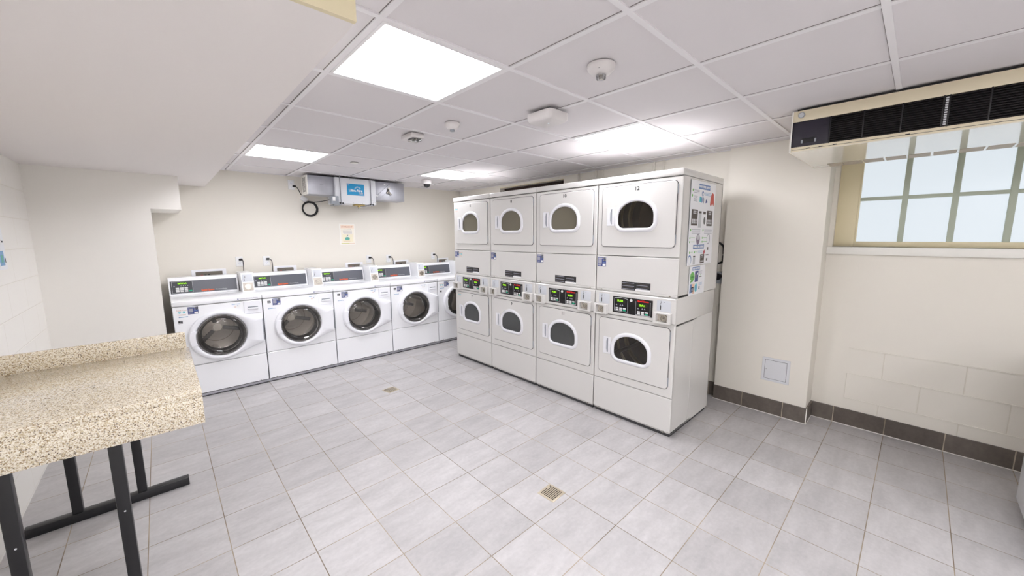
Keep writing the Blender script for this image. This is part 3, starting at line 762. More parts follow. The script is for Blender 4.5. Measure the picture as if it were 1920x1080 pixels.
# posters on the side of the nearest dryer (plane facing -y at y = 1.187)
SY = 1.903-0.717-0.0016
def side_poster():
    m = MB(); y = SY+0.0008
    X0, X1, Z0, Z1 = 2.905, 3.395, 1.345, 1.985; g = y-0.001
    m.box(X0, X1, g, y, Z0, Z1, paper_cool); m.box(X0-0.002, X0+0.002, g-0.0004, y, Z0, Z1, gray_plastic)
    def R(x0, x1, z0, z1, mm, lay=0): m.rect(X0+x0, X0+x1, Z1-z1, Z1-z0, g-0.0004*lay, mm)
    R(0.15, 0.37, 0.02, 0.058, header_blue); text_into(m, 'WASH. RINSE. REPEAT.', 0.022, paper, (X0+0.26, g-0.001, Z1-0.039), bold=0.0006)
    for zz, xx in ((0.075, 0.04), (0.115, 0.03)): m.plate(circle(X0+xx, Z1-zz, 0.010, 14), g-0.0006, g, green_print)
    for i in range(3): R(0.06, 0.16, 0.07+i*0.009, 0.073+i*0.009, gray_print)
    for i in range(5): R(0.06, 0.13-0.01*(i % 2), 0.115+i*0.009, 0.118+i*0.009, gray_print)
    for i in range(3): R(0.26, 0.40, 0.078+i*0.009, 0.081+i*0.009, blue_light)
    m.plate(circle(X0+0.23, Z1-0.09, 0.02, 16), g-0.0006, g, header_blue); m.plate(circle(X0+0.232, Z1-0.093, 0.012, 16), g-0.001, g-0.0006, paper)
    R(0.17, 0.195, 0.115, 0.155, cyan); m.plate(circle(X0+0.212, Z1-0.138, 0.016, 12, 0.022), g-0.0006, g, blue_light); m.plate(circle(X0+0.245, Z1-0.14, 0.014, 12, 0.024), g-0.0006, g, gray_print)
    m.plate([(X0+0.33, Z1-0.15), (X0+0.30, Z1-0.125), (X0+0.29, Z1-0.16)], g-0.0006, g, blue_print)
    m.plate([(X0+0.47, Z1-0.15), (X0+0.46, Z1-0.175), (X0+0.435, Z1-0.155), (X0+0.40, Z1-0.18), (X0+0.385, Z1-0.165), (X0+0.395, Z1-0.10), (X0+0.425, Z1-0.07), (X0+0.455, Z1-0.08)][::-1], g-0.0006, g, mat('red_shirt_print', (200, 82, 70), 0.5))
    for bx in (0.035, 0.335):
        R(bx, bx+0.115, 0.215, 0.335, dark_brown_print)
        for i in range(2): R(bx+0.03, bx+0.085, 0.225+i*0.014, 0.232+i*0.014, light_print, 2)
        for i in range(3):
            for j in range(2): R(bx+0.015+i*0.03, bx+0.038+i*0.03, 0.285+j*0.02, 0.301+j*0.02, light_print, 2)
    R(0.17, 0.225, 0.225, 0.24, dark_brown_print); R(0.17, 0.225, 0.24, 0.35, light_print); R(0.26, 0.31, 0.225, 0.245, dark_brown_print)
    m.plate(circle(X0+0.29, Z1-0.295, 0.018, 14, 0.03), g-0.0006, g, mat('gray_oval_print', (105, 105, 105), 0.5))
    for cx in (0.0, 0.24):
        for i in range(4): R(0.06+cx, 0.22+cx, 0.365+i*0.009, 0.368+i*0.009, gray_print)
        m.plate(circle(X0+0.035+cx, Z1-0.37, 0.009, 12), g-0.0006, g, green_print)
        for zz in (0.43, 0.46): m.plate(circle(X0+0.03+cx, Z1-zz, 0.008, 12), g-0.0006, g, green_print); R(0.05+cx, 0.12+cx, zz-0.003, zz, green_print)
    m.plate(circle(X0+0.185, Z1-0.44, 0.033, 20, 0.042), g-0.0006, g, purple_print); m.plate(circle(X0+0.185, Z1-0.425, 0.022, 18, 0.02), g-0.001, g-0.0006, light_print)
    m.plate(circle(X0+0.395, Z1-0.44, 0.033, 20, 0.042), g-0.0006, g, gray_print); m.plate(circle(X0+0.390, Z1-0.44, 0.026, 18, 0.035), g-0.001, g-0.0006, paper_cool)
    R(0.10, 0.315, 0.482, 0.515, header_blue); text_into(m, 'TUMBLE. DRY. REPEAT.', 0.021, paper, (X0+0.208, g-0.001, Z1-0.4985), bold=0.0006)
    return m.build('instruction_poster')
tag(side_poster(), 'tall white wash and dry instruction poster on the side of the nearest dryers', 'poster')
def help_poster():
    m = MB(); y = SY+0.0008; g = y-0.001
    X0, X1, Z0, Z1 = 2.965, 3.275, 1.108, 1.337
    m.box(X0, X1, g, y, Z0, Z1, paper_cool)
    def R(x0, x1, z0, z1, mm, lay=0): m.rect(X0+x0, X0+x1, Z1-z1, Z1-z0, g-0.0004*lay, mm)
    R(0.055, 0.20, 0.008, 0.034, header_blue); text_into(m, 'NEED SUPPORT?', 0.018, paper, (X0+0.1275, g-0.001, Z1-0.021), bold=0.0005)
    P = [(X0+0.06+0.043*math.cos(a)*(1 if math.sin(a) > -0.5 else 0.6), Z1-0.085+0.04*math.sin(a)) for a in [2*PI*k/18 for k in range(18)]]
    m.plate(P, g-0.0006, g, green_print); m.plate([(X0+0.05, Z1-0.12), (X0+0.025, Z1-0.135), (X0+0.03, Z1-0.11)][::-1], g-0.0006, g, green_print)
    for q in (0.04, 0.06, 0.08): m.plate(circle(X0+q, Z1-0.085, 0.008, 10), g-0.001, g-0.0006, mat('dark_green_print', (60, 140, 60), 0.5))
    m.box(X0+0.11, X0+0.175, g-0.0008, g, Z1-0.128, Z1-0.042, blue_print); m.rect(X0+0.115, X0+0.145, Z1-0.10, Z1-0.065, g-0.0008, purple_print); m.plate(circle(X0+0.158, Z1-0.065, 0.009, 12), g-0.0014, g-0.0008, paper)
    R(0.195, 0.245, 0.088, 0.094, dark_brown_print); R(0.22, 0.235, 0.075, 0.082, green_print)
    for i in range(4): R(0.19, 0.25, 0.045+i*0.007, 0.047+i*0.007, gray_print)
    R(0.02, 0.06, 0.14, 0.21, header_blue); R(0.06, 0.11, 0.14, 0.175, peach); R(0.05, 0.095, 0.165, 0.205, dark_brown_print); R(0.055, 0.085, 0.172, 0.195, gray_print, 2); R(0.08, 0.11, 0.18, 0.22, peach)
    m.plate(circle(X0+0.14, Z1-0.175, 0.024, 18, 0.034), g-0.0006, g, cyan); m.plate(circle(X0+0.14, Z1-0.175, 0.015, 18, 0.024), g-0.001, g-0.0006, blue_light)
    m.plate(circle(X0+0.205, Z1-0.18, 0.013, 18), g-0.0006, g, mat('dark_teal_print', (60, 90, 110), 0.5)); m.plate(circle(X0+0.205, Z1-0.18, 0.007, 18), g-0.001, g-0.0006, paper)
    for i in range(3): R(0.19, 0.26, 0.14+i*0.008, 0.142+i*0.008, blue_light)
    return m.build('wall_poster')
tag(help_poster(), 'small help poster with a green speech bubble, below the instruction poster on the dryer side', 'poster')
# lower half of the instruction poster: a second sheet's worth of pictures, part of the poster
po = bpy.data.objects['instruction_poster']
m = MB(); y = SY+0.0008; g = y-0.001; X0 = 2.905; Z1 = 1.985
def R2(x0, x1, z0, z1, mm, lay=0): m.rect(X0+x0, X0+x1, Z1-z1, Z1-z0, g-0.0004*lay, mm)
for cx in (0.04, 0.13): m.plate(circle(X0+cx, Z1-0.54, 0.009, 12), g-0.0006, g, green_print); R2(cx+0.015, cx+0.06, 0.537, 0.539, green_print)
for i in range(3): R2(0.20, 0.29, 0.53+i*0.008, 0.532+i*0.008, blue_light)
m.plate([(X0+0.345, Z1-0.54), (X0+0.32, Z1-0.565), (X0+0.30, Z1-0.54), (X0+0.325, Z1-0.525)][::-1], g-0.0006, g, mat('red_bag_print', (190, 90, 100), 0.5))
R2(0.385, 0.405, 0.505, 0.53, dark_brown_print)
R2(0.11, 0.15, 0.568, 0.576, dark_brown_print); R2(0.11, 0.15, 0.576, 0.635, light_print)
R2(0.25, 0.33, 0.56, 0.632, dark_brown_print)
for i in range(2): R2(0.27, 0.31, 0.567+i*0.012, 0.573+i*0.012, light_print, 2)
for i in range(3): R2(0.262+i*0.022, 0.278+i*0.022, 0.61, 0.622, light_print, 2)
R2(0.36, 0.42, 0.565, 0.572, dark_brown_print); R2(0.375, 0.40, 0.595, 0.615, dark_brown_print)
m.plate(circle(X0+0.045, Z1-0.595, 0.032, 20, 0.036), g-0.0006, g, header_blue); m.plate(circle(X0+0.042, Z1-0.6, 0.025, 20, 0.029), g-0.001, g-0.0006, paper_cool)
m.build('picture_print', po)

# ------------------------------------------------------------------ counter
ct = thing('folding_counter', 'speckled beige quartz folding counter on black steel legs by the left wall', 'table')
k = MB().box(XL+0.002, 0.083, 2.20, 3.15, 0.838, 0.88, quartz_mat, 0.004); k.box(XL+0.002, 0.083, 2.20, 2.222, 0.718, 0.845, quartz_mat, 0.003)
k.box(0.063, 0.083, 2.222, 2.30, 0.80, 0.84, quartz_mat, 0.003)
k.build('countertop', ct)
MB().box(XL+0.002, 0.070, 3.128, 3.148, 0.878, 0.982, quartz_mat, 0.004).build('backsplash', ct)
for (x, y) in ((-0.218, 2.262), (-0.512, 2.262), (-0.212, 3.085), (-0.472, 3.085)):
    lg = MB().box(x-0.021, x+0.021, y-0.02, y+0.02, 0.05 if y > 2.5 else 0.0, 0.838, legs_black, 0.003)
    if y < 2.5: lg.cyl((x+0.002, y-0.0205, 0.40), 0.0035, 0.002, 'Y', light_print, n=10)
    lg.build('leg', ct)
for y in (2.262, 3.085):
    if y > 3: MB().box(XL+0.05, 0.002, y-0.025, y+0.025, 0.0, 0.05, legs_black, 0.004).build('foot', ct)
    MB().box(XL+0.05, 0.0, y-0.02, y+0.02, 0.80, 0.838, legs_black, 0.002).build('top_rail', ct)

# ------------------------------------------------------------------ ceiling lights
lab = {(0, 0): 'large square ceiling light panel nearest the camera, beside the soffit', (0, 4): 'ceiling light panel at the far left, above the left washers',
       (3, 0): 'glowing ceiling light panel above the nearest dryers', (3, 4): 'far ceiling light panel between the camera dome and the far dryers'}
def ceil_light(i, j, label, group='square ceiling light panels'):
    x0 = CX0 + (i-2)*0.61047; y0 = CY0 + (j+1)*0.60731; x1 = x0+0.61047; y1 = y0+0.60731
    t = thing('ceiling_light', label, 'light', ((x0+x1)/2, (y0+y1)/2, H), 0, group)
    a = (x1-x0)/2-0.0125; b = (y1-y0)/2-0.0125
    f = MB().plate(rect4(-a, a, -b, b), -0.002, 0.02, tbar, 0, hole=rect4(-a+0.014, a-0.014, -b+0.014, b-0.014))
    f.build('frame', t, M=Matrix.Rotation(PI/2, 4, 'X').inverted() @ Matrix.Identity(4) if False else Matrix(((1, 0, 0, 0), (0, 0, 1, 0), (0, 1, 0, 0), (0, 0, 0, 1))))
    MB().box(-a+0.012, a-0.012, -b+0.012, b-0.012, 0.0005, 0.006, diffuser).build('diffuser', t, smooth=0)
    return t
for (i, j), l_ in lab.items(): ceil_light(i, j, l_)
for i_, l_ in ((-1, 'added unseen ceiling light panel behind the camera by the left wall'), (0, 'added unseen ceiling light panel behind the camera, second from the left wall')): ceil_light(i_, -4, l_)  # extra panels added out of view to light the near room
ceil_light(-1, -6, 'added unseen ceiling light panel, rearmost behind the camera on the left'); ceil_light(1, -6, 'added unseen ceiling light panel, rearmost behind the camera on the right')  # two more added panels, placed for brightness on the left

# ------------------------------------------------------------------ ceiling fixtures
def smoke(x, y, label, big):
    t = thing('smoke_detector', label, 'smoke detector', (x, y, H))
    s = 1.0 if big else 0.8
    MB().lathe([(0.0005, 0), (0.062*s, 0), (0.064*s, -0.008), (0.060*s, -0.02), (0.045*s, -0.036), (0.03*s, -0.042), (0.0005, -0.042)], (0, 0, 0), 'Z', device_white).build('housing', t)
    if big:
        q = MB().cyl((0, 0, -0.05), 0.022, 0.018, 'Z', clear, n=20); q.cyl((0, 0, -0.05), 0.01, 0.02, 'Z', chrome, n=12)
        for k in range(6): q.box(0.02*math.cos(k*PI/3)-0.001, 0.02*math.cos(k*PI/3)+0.001, 0.02*math.sin(k*PI/3)-0.001, 0.02*math.sin(k*PI/3)+0.001, -0.06, -0.04, device_white)
        q.build('sensor_cap', t); MB().cyl((-0.045, -0.02, -0.028), 0.003, 0.004, 'Z', ink, n=10).build('indicator', t)
    else:
        MB().cyl((0, 0, -0.047), 0.018, 0.012, 'Z', gray_plastic, 0.014, n=20).build('sensor_cap', t)
    return t
smoke(1.545, 1.06, 'round white smoke detector with a clear tip, nearest the camera', True)
smoke(1.545, 2.25, 'small round white detector with a gray tip, left of the white access point', False)
# emergency strobe
t = thing('strobe_alarm', 'white ceiling strobe box with two clear lenses', 'alarm', (1.49, 2.70, H))
MB().box(-0.055, 0.055, -0.085, 0.085, -0.035, 0, device_white, 0.01).build('housing', t)
q = MB().box(-0.04, 0.04, -0.07, 0.01, -0.055, -0.035, clear, 0.008); q.build('lens', t)
q = MB()
for y in (-0.05, -0.012): q.lathe([(0.016, -0.036), (0.010, -0.048), (0.0005, -0.05)], (0, y, 0), 'Z', chrome, 20)
q.build('reflector', t)
# wireless access point
t = thing('access_point', 'white rounded square wireless access point hung under the ceiling', 'access point', (1.85, 1.655, H))
q = MB(); q.plate(rrect(-0.092, 0.092, -0.102, 0.102, 0.03), 0.0, 0.05, device_white, 0.014)
q.build('housing', t, M=Matrix.Translation((0, 0, -0.066)) @ Matrix(((1, 0, 0, 0), (0, 0, 1, 0), (0, 1, 0, 0), (0, 0, 0, 1))), smooth=50)
MB().box(-0.06, 0.06, -0.07, 0.07, -0.02, 0, gray_plastic, 0.004).build('mount', t)
MB().cyl((0.01, 0.0, -0.0665), 0.003, 0.002, 'Z', mat('status_light', (200, 240, 250), 0.4, emit=(200, 240, 250), estr=1.0), n=10).build('status_light', t)
# dome camera
t = thing('dome_camera', 'white dome security camera on the ceiling near the back wall', 'security camera', (2.76, 4.66, H))
MB().lathe([(0.0005, 0), (0.065, 0), (0.068, -0.01), (0.062, -0.05), (0.052, -0.058), (0.0005, -0.058)], (0, 0, 0), 'Z', device_white).build('housing', t)
MB().lathe([(0.045, -0.056), (0.042, -0.078), (0.028, -0.096), (0.0005, -0.104)], (0, 0, 0), 'Z', mat('smoked_dome', (50, 48, 50), 0.1)).build('dome', t)
# sprinkler cover
q = MB().lathe([(0.0005, -0.006), (0.036, -0.006), (0.040, -0.002), (0.040, 0.0)], (1.577, 4.09, H), 'Z', white_paint); q.lathe([(0.040, -0.001), (0.044, -0.001)], (1.577, 4.09, H), 'Z', seam)
tag(q.build('sprinkler_cover'), 'small flat round sprinkler cover in the ceiling before the dehumidifier', 'sprinkler')

# ------------------------------------------------------------------ dehumidifier at the back wall
t = thing('dehumidifier', 'ducted dehumidifier with a bright blue sign, hung at the back wall under the ceiling', 'dehumidifier', (0, 0, 0))
YD = 5.08
d = MB().box(1.385, 1.685, YD, 5.30, 2.093, 2.318, galv, 0.003); d.box(1.52, 1.56, YD-0.001, YD, 2.215, 2.217, seam); d.build('intake_duct', t)
d = MB().box(1.372, 1.385, YD-0.002, 5.302, 2.091, 2.32, white_paint, 0.002)
for i in range(3):
    for j in range(12): d.box(1.3705, 1.372, YD+0.045+i*0.045, YD+0.08+i*0.045, 2.125+j*0.0145, 2.131+j*0.0145, seam)
d.build('vent_grille', t)
cbn = MB().box(1.688, 2.205, 5.045, 5.36, 2.0, 2.318, unit_white, 0.004); cbn = cbn.build('cabinet', t)
q = MB()
for x in (1.742, 2.132): q.box(x, x+0.002, 5.043, 5.045, 2.0, 2.318, seam)
for x, z in ((1.87, 2.30), (1.9, 2.01), (2.02, 2.012)): q.cyl((x, 5.043, z), 0.003, 0.004, 'Y', gray_plastic, n=8)
q.rect(2.165, 2.193, 2.012, 2.034, 5.045, gray_plastic); q.rect(2.168, 2.19, 2.015, 2.031, 5.0444, paper); q.cyl((2.155, 5.043, 2.06), 0.003, 0.004, 'Y', orange, n=8)
q.build('seam_trim', cbn)
for x in (1.746, 2.134):
    q = MB().tube([(x, 5.036, 2.336), (x, 5.036, 1.975)], 0.0035, gray_plastic, 8)
    q.cyl((x-0.012, 5.036, 2.000), 0.011, 0.012, 'Y', black, n=12); q.cyl((x+0.02, 5.036, 1.998), 0.011, 0.012, 'Y', black, n=12)
    q.box(x-0.03, x+0.04, 5.03, 5.36, 1.985, 1.997, galv, 0.002); q.build('hanging_rod', t)
d = MB().box(2.208, 2.635, YD, 5.32, 2.07, 2.318, galv, 0.003)
M = Matrix.Translation((2.30, YD-0.001, 2.19)) @ Matrix.Rotation(math.radians(-42), 4, 'Y')
d.box(-0.17, 0.17, -0.001, 0.001, -0.0015, 0.0015, seam, rot=M)
M2 = Matrix.Translation((2.36, YD-0.0008, 2.17)) @ Matrix.Rotation(math.radians(-42), 4, 'Y')
d.box(-0.14, 0.14, -0.0008, 0.001, -0.001, 0.001, gray_plastic, rot=M2)
for x, z in ((2.35, 2.29), (2.235, 2.125)): d.box(x-0.012, x+0.012, YD-0.003, YD, z-0.008, z+0.008, paper, 0.002)
o_ = d.build('outlet_duct', t)
q = MB().tube([(2.40, YD-0.015, 2.225), (2.39, YD-0.03, 2.19), (2.41, YD-0.03, 2.17), (2.43, YD-0.02, 2.15)], 0.011, chrome, 10)
q.box(2.37, 2.39, YD-0.02, YD, 2.16, 2.19, steel, 0.003); q.cyl((2.405, YD-0.012, 2.23), 0.016, 0.024, 'Y', steel); q.build('damper_handle', o_)
sg = MB().box(1.83, 2.048, 5.042, 5.045, 2.108, 2.252, sign_blue)
sg.rect(1.838, 1.86, 2.225, 2.245, 5.042, blue_light)
for k in range(9):
    a = math.radians(20+k*17.5); cx, cz = 1.965, 2.185
    M = Matrix.Translation((cx+0.036*math.cos(a), 5.0415, cz+0.03*math.sin(a))) @ Matrix.Rotation(-a, 4, 'Y')
    sg.box(-0.008, 0.008, -0.0006, 0.0004, -0.0018, 0.0018, paper, rot=M)
text_into(sg, 'Ultra-Aire', 0.046, paper, (1.937, 5.0415, 2.168), bold=0.0014, sx=0.9)
text_into(sg, '70H', 0.032, light_print, (2.005, 5.0415, 2.135), bold=0.0006)
sg.rect(1.838, 2.04, 2.113, 2.117, 5.042, blue_light)
s_ = sg.build('sign', cbn); s_['label'] = 'bright blue brand sign with white lettering'
q = MB().box(1.625, 1.715, 5.02, 5.10, 1.985, 2.085, gray_plastic, 0.008); q.cyl((1.655, 5.015, 2.045), 0.016, 0.05, 'Z', paper, n=20); q.box(1.66, 1.745, 5.03, 5.09, 1.975, 1.99, gray_plastic, 0.003)
q.cyl((1.66, 5.05, 1.965), 0.003, 0.03, 'Z', seam, n=8); q.build('condensate_pump', t)
q = MB().box(1.93, 2.06, 5.07, 5.16, 1.982, 1.998, brass, 0.003); q.cyl((1.985, 5.08, 1.97), 0.02, 0.014, 'Z', brass, n=16); q.cyl((1.975, 5.08, 1.955), 0.003, 0.03, 'Z', seam, n=8); q.box(1.98, 2.02, 5.07, 5.09, 1.966, 1.972, gray_plastic); q.build('drain_bracket', t)

# power cord of the dehumidifier: plug, coil on the wall, run to the pump
YW = YB-0.006
q = MB()
q.box(1.316, 1.352, YW-0.03, YW-0.005, 2.205, 2.228, rubber, 0.005)
def bez(a, b, c, d_, n=14):
    out = []
    for i in range(n+1):
        u = i/n; out.append(tuple((1-u)**3*a[k]+3*u*(1-u)**2*b[k]+3*u*u*(1-u)*c[k]+u**3*d_[k] for k in range(3)))
    return out
q.tube(bez((1.345, YW-0.02, 2.215), (1.38, YW-0.03, 2.20), (1.385, YW-0.02, 2.14), (1.405, YW-0.03, 2.112)), 0.0042, rubber, 8)
q.tube(bez((1.482, YW-0.03, 2.04), (1.47, YW-0.03, 2.03), (1.49, YW-0.02, 2.03), (1.50, YW-0.025, 2.02)), 0.0042, rubber, 8)
pts = []
for i in range(121):
    a = PI/2-0.3 + i/120*2*PI*4; r = 0.080+0.0045*(i//30)+0.003*math.sin(i*0.21); pts.append((1.498+r*math.cos(a), YW-0.012-0.006*(i/30), 1.940+r*1.0*math.sin(a)))
q.tube(pts, 0.0058, rubber, 8)
q.tube(bez((1.505, YW-0.03, 2.022), (1.56, 5.45, 2.025), (1.60, 5.20, 2.03), (1.618, 5.085, 2.035)), 0.0042, rubber, 8)
tag(q.build('power_cord'), 'coiled black power cord hanging on the back wall left of the dehumidifier', 'cord')
q = MB(); q.box(-0.040, 0.040, -0.022, 0, -0.032, 0.032, paper, 0.008)
o = q.build('cord_timer', loc=(1.437, YB, 2.065)); o.rotation_euler = (0, math.radians(30), 0)
tag(o, 'small white square box tilted on the back wall, plugged into the coiled cord', 'timer')

# ------------------------------------------------------------------ outlets, cords and supply boxes on the back wall
def outlet(x, z, label, group=None):
    t = thing('wall_outlet', label, 'outlet', (x, YB, z), 0, group)
    MB().plate(rrect(-0.036, 0.036, -0.059, 0.059, 0.005), -0.006, 0, paper, 0.003).build('cover_plate', t)
    q = MB()
    for dz in (-0.022, 0.022):
        q.plate(rrect(-0.017, 0.017, dz-0.014, dz+0.014, 0.007), -0.0075, -0.005, plastic_white)
        q.box(-0.008, -0.006, -0.008, -0.0074, dz-0.005, dz+0.005, ink); q.box(0.006, 0.008, -0.008, -0.0074, dz-0.004, dz+0.004, ink); q.cyl((0, -0.0078, dz-0.009), 0.002, 0.001, 'Y', ink, n=8)
    q.build('socket', t)
    return t
outlet(1.306, 2.232, 'white outlet high on the back wall with the dehumidifier plug')
ol = ['white outlet above the leftmost washer with a black plug', 'white outlet above the second washer from the left with a black plug',
      'white outlet left of the pair above the middle washers', 'white outlet right of the pair above the middle washers', 'white outlet farthest right, above the washer beside the dryers']
cl = ['black cord plugged in above the leftmost washer', 'black cord plugged in above the second washer from the left', 'black cord hanging from the left outlet of the middle pair',
      'black cord hanging from the right outlet of the middle pair', 'black cord at the farthest right outlet beside the dryers']
for i, (x, z) in enumerate(((0.688, 1.292), (0.963, 1.288), (2.245, 1.250), (2.548, 1.248), (3.325, 1.258))):
    outlet(x, z, ol[i], 'outlets above the washers')
    q = MB().box(x-0.004, x+0.030, YB-0.035, YB-0.006, z+0.012, z+0.036, rubber, 0.006)
    sgn = 0.03 if i > 0 else 0.008
    q.tube(bez((x+0.02, YB-0.03, z+0.026), (x+0.03+sgn, YB-0.05, z+0.02), (x+0.022+sgn, YB-0.05, z-0.04), (x+0.018+sgn, YB-0.06, z-0.115)), 0.0045, rubber, 8)
    q.tube(bez((x+0.018+sgn, YB-0.06, z-0.115), (x+0.02+sgn, YB-0.06, z-0.15), (x+0.02+sgn, YB-0.06, z-0.2), (x+0.02+sgn, YB-0.06, z-0.26), 6), 0.0045, rubber, 8)
    tag(q.build('power_cord'), cl[i], 'cord', 'washer power cords')
bl = ['recessed water supply box with red valve behind the leftmost washer', 'recessed water supply box behind the second washer from the left', 'recessed water supply box behind the middle washer',
      'recessed water supply box behind the fourth washer from the left', 'recessed water supply box behind the rightmost washer']
for i, (x0, x1) in enumerate(((0.275, 0.517), (1.068, 1.254), (1.940, 2.117), (2.656, 2.841), (3.429, 3.590))):
    t = thing('supply_box', bl[i], 'water supply box', ((x0+x1)/2, YB, 1.10), 0, 'washer supply boxes')
    a = (x1-x0)/2; zt = 0.095 if i else 0.097
    MB().plate(rrect(-a-0.035, a+0.035, -0.10, zt+0.02, 0.006), -0.006, 0, plastic_white, 0.002, hole=rrect(-a, a, -0.08, zt-0.003, 0.004)).build('frame', t)
    MB().box(-a, a, -0.0015, -0.0003, -0.08, zt-0.003, mat('box_interior', (122, 114, 104), 0.6)).build('box_back', t)
    q = MB()
    for kk, (dx, mm) in enumerate(((-0.55, mat('red_valve', (150, 40, 45), 0.4)), (-0.3, black))):
        q.cyl((a*dx, -0.01, 0.045), 0.016, 0.012, 'Y', mm, n=16); q.tube([(a*dx, -0.01, 0.03), (a*dx, -0.014, -0.06)], 0.011, rubber, 10)
    q.tube(bez((a*-0.1, -0.012, 0.06), (a*0.1, -0.012, 0.05), (a*0.0, -0.02, 0.0), (a*0.1, -0.02, -0.07), 8), 0.012, rubber, 10)
    q.build('valve', t)

# poster on the back wall
def wall_poster():
    m = MB(); X0, X1, Z0, Z1 = 1.872, 2.056, 1.478, 1.748; g = YB-0.002
    m.box(X0-0.014, X1+0.010, YB-0.0008, YB, Z0-0.010, Z1+0.010, wall_light)
    m.box(X0, X1, g, YB-0.0008, Z0, Z1, mat('cream_paper', (243, 236, 222), 0.5)); m.rect(X0, X1, Z1-0.055, Z1-0.005, g, mat('pale_peach_paper', (244, 226, 208), 0.5))
    text_into(m, 'STARLIGHT', 0.030, peach_line, ((X0+X1)/2-0.004, g-0.0008, Z1-0.032), bold=0.0006)
    text_into(m, 'It is a wash day', 0.017, gray_plastic, ((X0+X1)/2, g-0.0008, Z1-0.062))
    for i in range(5): m.rect(X0+0.03+0.008*(i > 3), X1-0.03, Z1-0.085-i*0.01, Z1-0.082-i*0.01, g, gray_print)
    m.rect(X0+0.02, X1-0.02, Z0+0.03, Z1-0.138, g, mat('pale_yellow_paper', (240, 232, 205), 0.5)); m.rect(X0+0.02, X1-0.02, Z1-0.14, Z1-0.138, g, peach_line)
    cx = (X0+X1)/2-0.006
    m.plate([(cx+0.028, Z0+0.055), (cx+0.034, Z0+0.085), (cx, Z0+0.10), (cx-0.034, Z0+0.085), (cx-0.028, Z0+0.055)], g-0.0012, g-0.0006, teal)
    m.plate(circle(cx+0.006, Z0+0.112, 0.014, 12), g-0.0012, g-0.0006, paper); m.plate(circle(cx+0.004, Z0+0.120, 0.009, 12, 0.005), g-0.0016, g-0.0012, dark_brown_print)
    m.rect(X0+0.03, X1-0.06, Z0+0.038, Z0+0.041, g-0.0006, peach_line); m.rect(X0, X0+0.11, Z0, Z0+0.012, g, olive); m.rect(X0+0.11, X1, Z0+0.004, Z0+0.008, g, peach_line)
    return m.build('wall_poster')
tag(wall_poster(), 'small cream poster with a teal basket on the back wall above the washers', 'poster')
# notice on the left wall
m = MB(); m.box(XL, XL+0.002, 3.60, 3.94, 1.385, 1.64, paper_cool)
for i in range(6): m.box(XL+0.002, XL+0.0028, 3.66, 3.90-0.03*(i % 3), 1.60-i*0.012, 1.604-i*0.012, gray_print)
m.box(XL+0.002, XL+0.0028, 3.895, 3.925, 1.552, 1.562, ink); m.box(XL+0.002, XL+0.0028, 3.80, 3.895, 1.41, 1.50, blue_light); m.box(XL+0.0028, XL+0.0034, 3.83, 3.87, 1.43, 1.475, teal); m.box(XL+0.002, XL+0.0028, 3.912, 3.922, 1.425, 1.455, ink)
tag(m.build('wall_notice'), 'white and pale blue printed notice on the left block wall, cut by the picture edge', 'notice')

# ------------------------------------------------------------------ fan coil unit under the ceiling by the window
UY1 = 0.612; UY0 = -1.5; UX = 2.95; UZ0 = 2.083; UZ1 = 2.325
t = thing('fan_coil_unit', 'long beige ventilation unit with black louvres under the ceiling before the window', 'ventilation unit')
c = MB()
c.box(UX, 3.765, UY1-0.004, UY1, UZ0, UZ1, beige_metal); c.box(UX, 3.765, UY0, UY0+0.004, UZ0, UZ1, beige_metal)
c.box(UX, 3.765, UY0, UY1, UZ1-0.004, UZ1, beige_metal); c.box(3.761, 3.765, UY0, UY1-0.004, UZ0, UZ1, beige_metal)
c.box(UX, UX+0.012, UY0, UY1-0.004, 2.262, UZ1-0.003, beige_metal, 0.002); c.box(UX, UX+0.012, UY0, UY1-0.004, UZ0+0.002, 2.113, beige_metal, 0.002)
c.box(UX-0.001, UX+0.002, UY0, UY1-0.01, 2.0955, 2.0975, seam)
for y in (0.52, 0.46, 0.395, 0.1): c.box(UX-0.002, UX+0.001, y-0.01, y+0.008, 2.096, 2.101, black)
c.build('casing', t)
MB().box(UX-0.003, UX+0.0, UY1-0.006, UY1+0.001, UZ0, UZ1, white_paint).build('end_trim', t)
b_ = MB().box(UX, 3.761, UY0+0.004, UY1-0.004, UZ0, UZ0+0.004, beige_gloss)
b_.build('bottom_panel', t, smooth=0)
taupe = mat('taupe_slot', (182, 170, 152), 0.5)
s = MB(); s.box(3.60, 3.745, 0.433, UY1-0.10, UZ0-0.0015, UZ0, taupe)
for k in range(18):
    y1 = 0.427-k*0.108; s.box(3.60, 3.745, max(UY0+0.01, y1-0.0965), y1, UZ0-0.0015, UZ0, taupe)
s.build('slot_outlet', t)
q = MB().box(UX+0.006, UX+0.016, 0.428, UY1-0.004, 2.113, 2.262, navy_dark, 0.001); q.build('access_door', t)
q = MB().box(UX+0.001, UX+0.007, 0.488, 0.556, 2.134, 2.160, black, 0.003); q.box(UX-0.001, UX+0.005, 0.548, 0.558, 2.132, 2.152, gray_plastic, 0.001); q.box(UX-0.001, UX+0.005, 0.484, 0.493, 2.132, 2.152, gray_plastic, 0.001); q.build('latch', t)
q = MB()
for i in range(13): q.box(UX+0.002, UX+0.012, UY0+0.01, 0.426, 2.1165+i*0.0115, 2.1195+i*0.0115, grille_black, 0.0005)
for y in (0.424, 0.28, 0.13, -0.015, -0.035, -0.165, -0.5, -0.8, -1.1): q.box(UX+0.0, UX+0.006, y-0.003, y+0.003, 2.110, 2.264, black, 0.001)
q.build('louvre_grille', t)
q = MB(); 
for i in range(12): q.box(UX-0.001, UX+0.004, -0.031, -0.021, 2.120+i*0.0115, 2.127+i*0.0115, light_print)
q.build('perforated_strip', t)
MB().box(UX+0.06, UX+0.07, UY0+0.01, UY1-0.01, UZ0+0.01, UZ1-0.01, cavity).build('inner_backing', t)
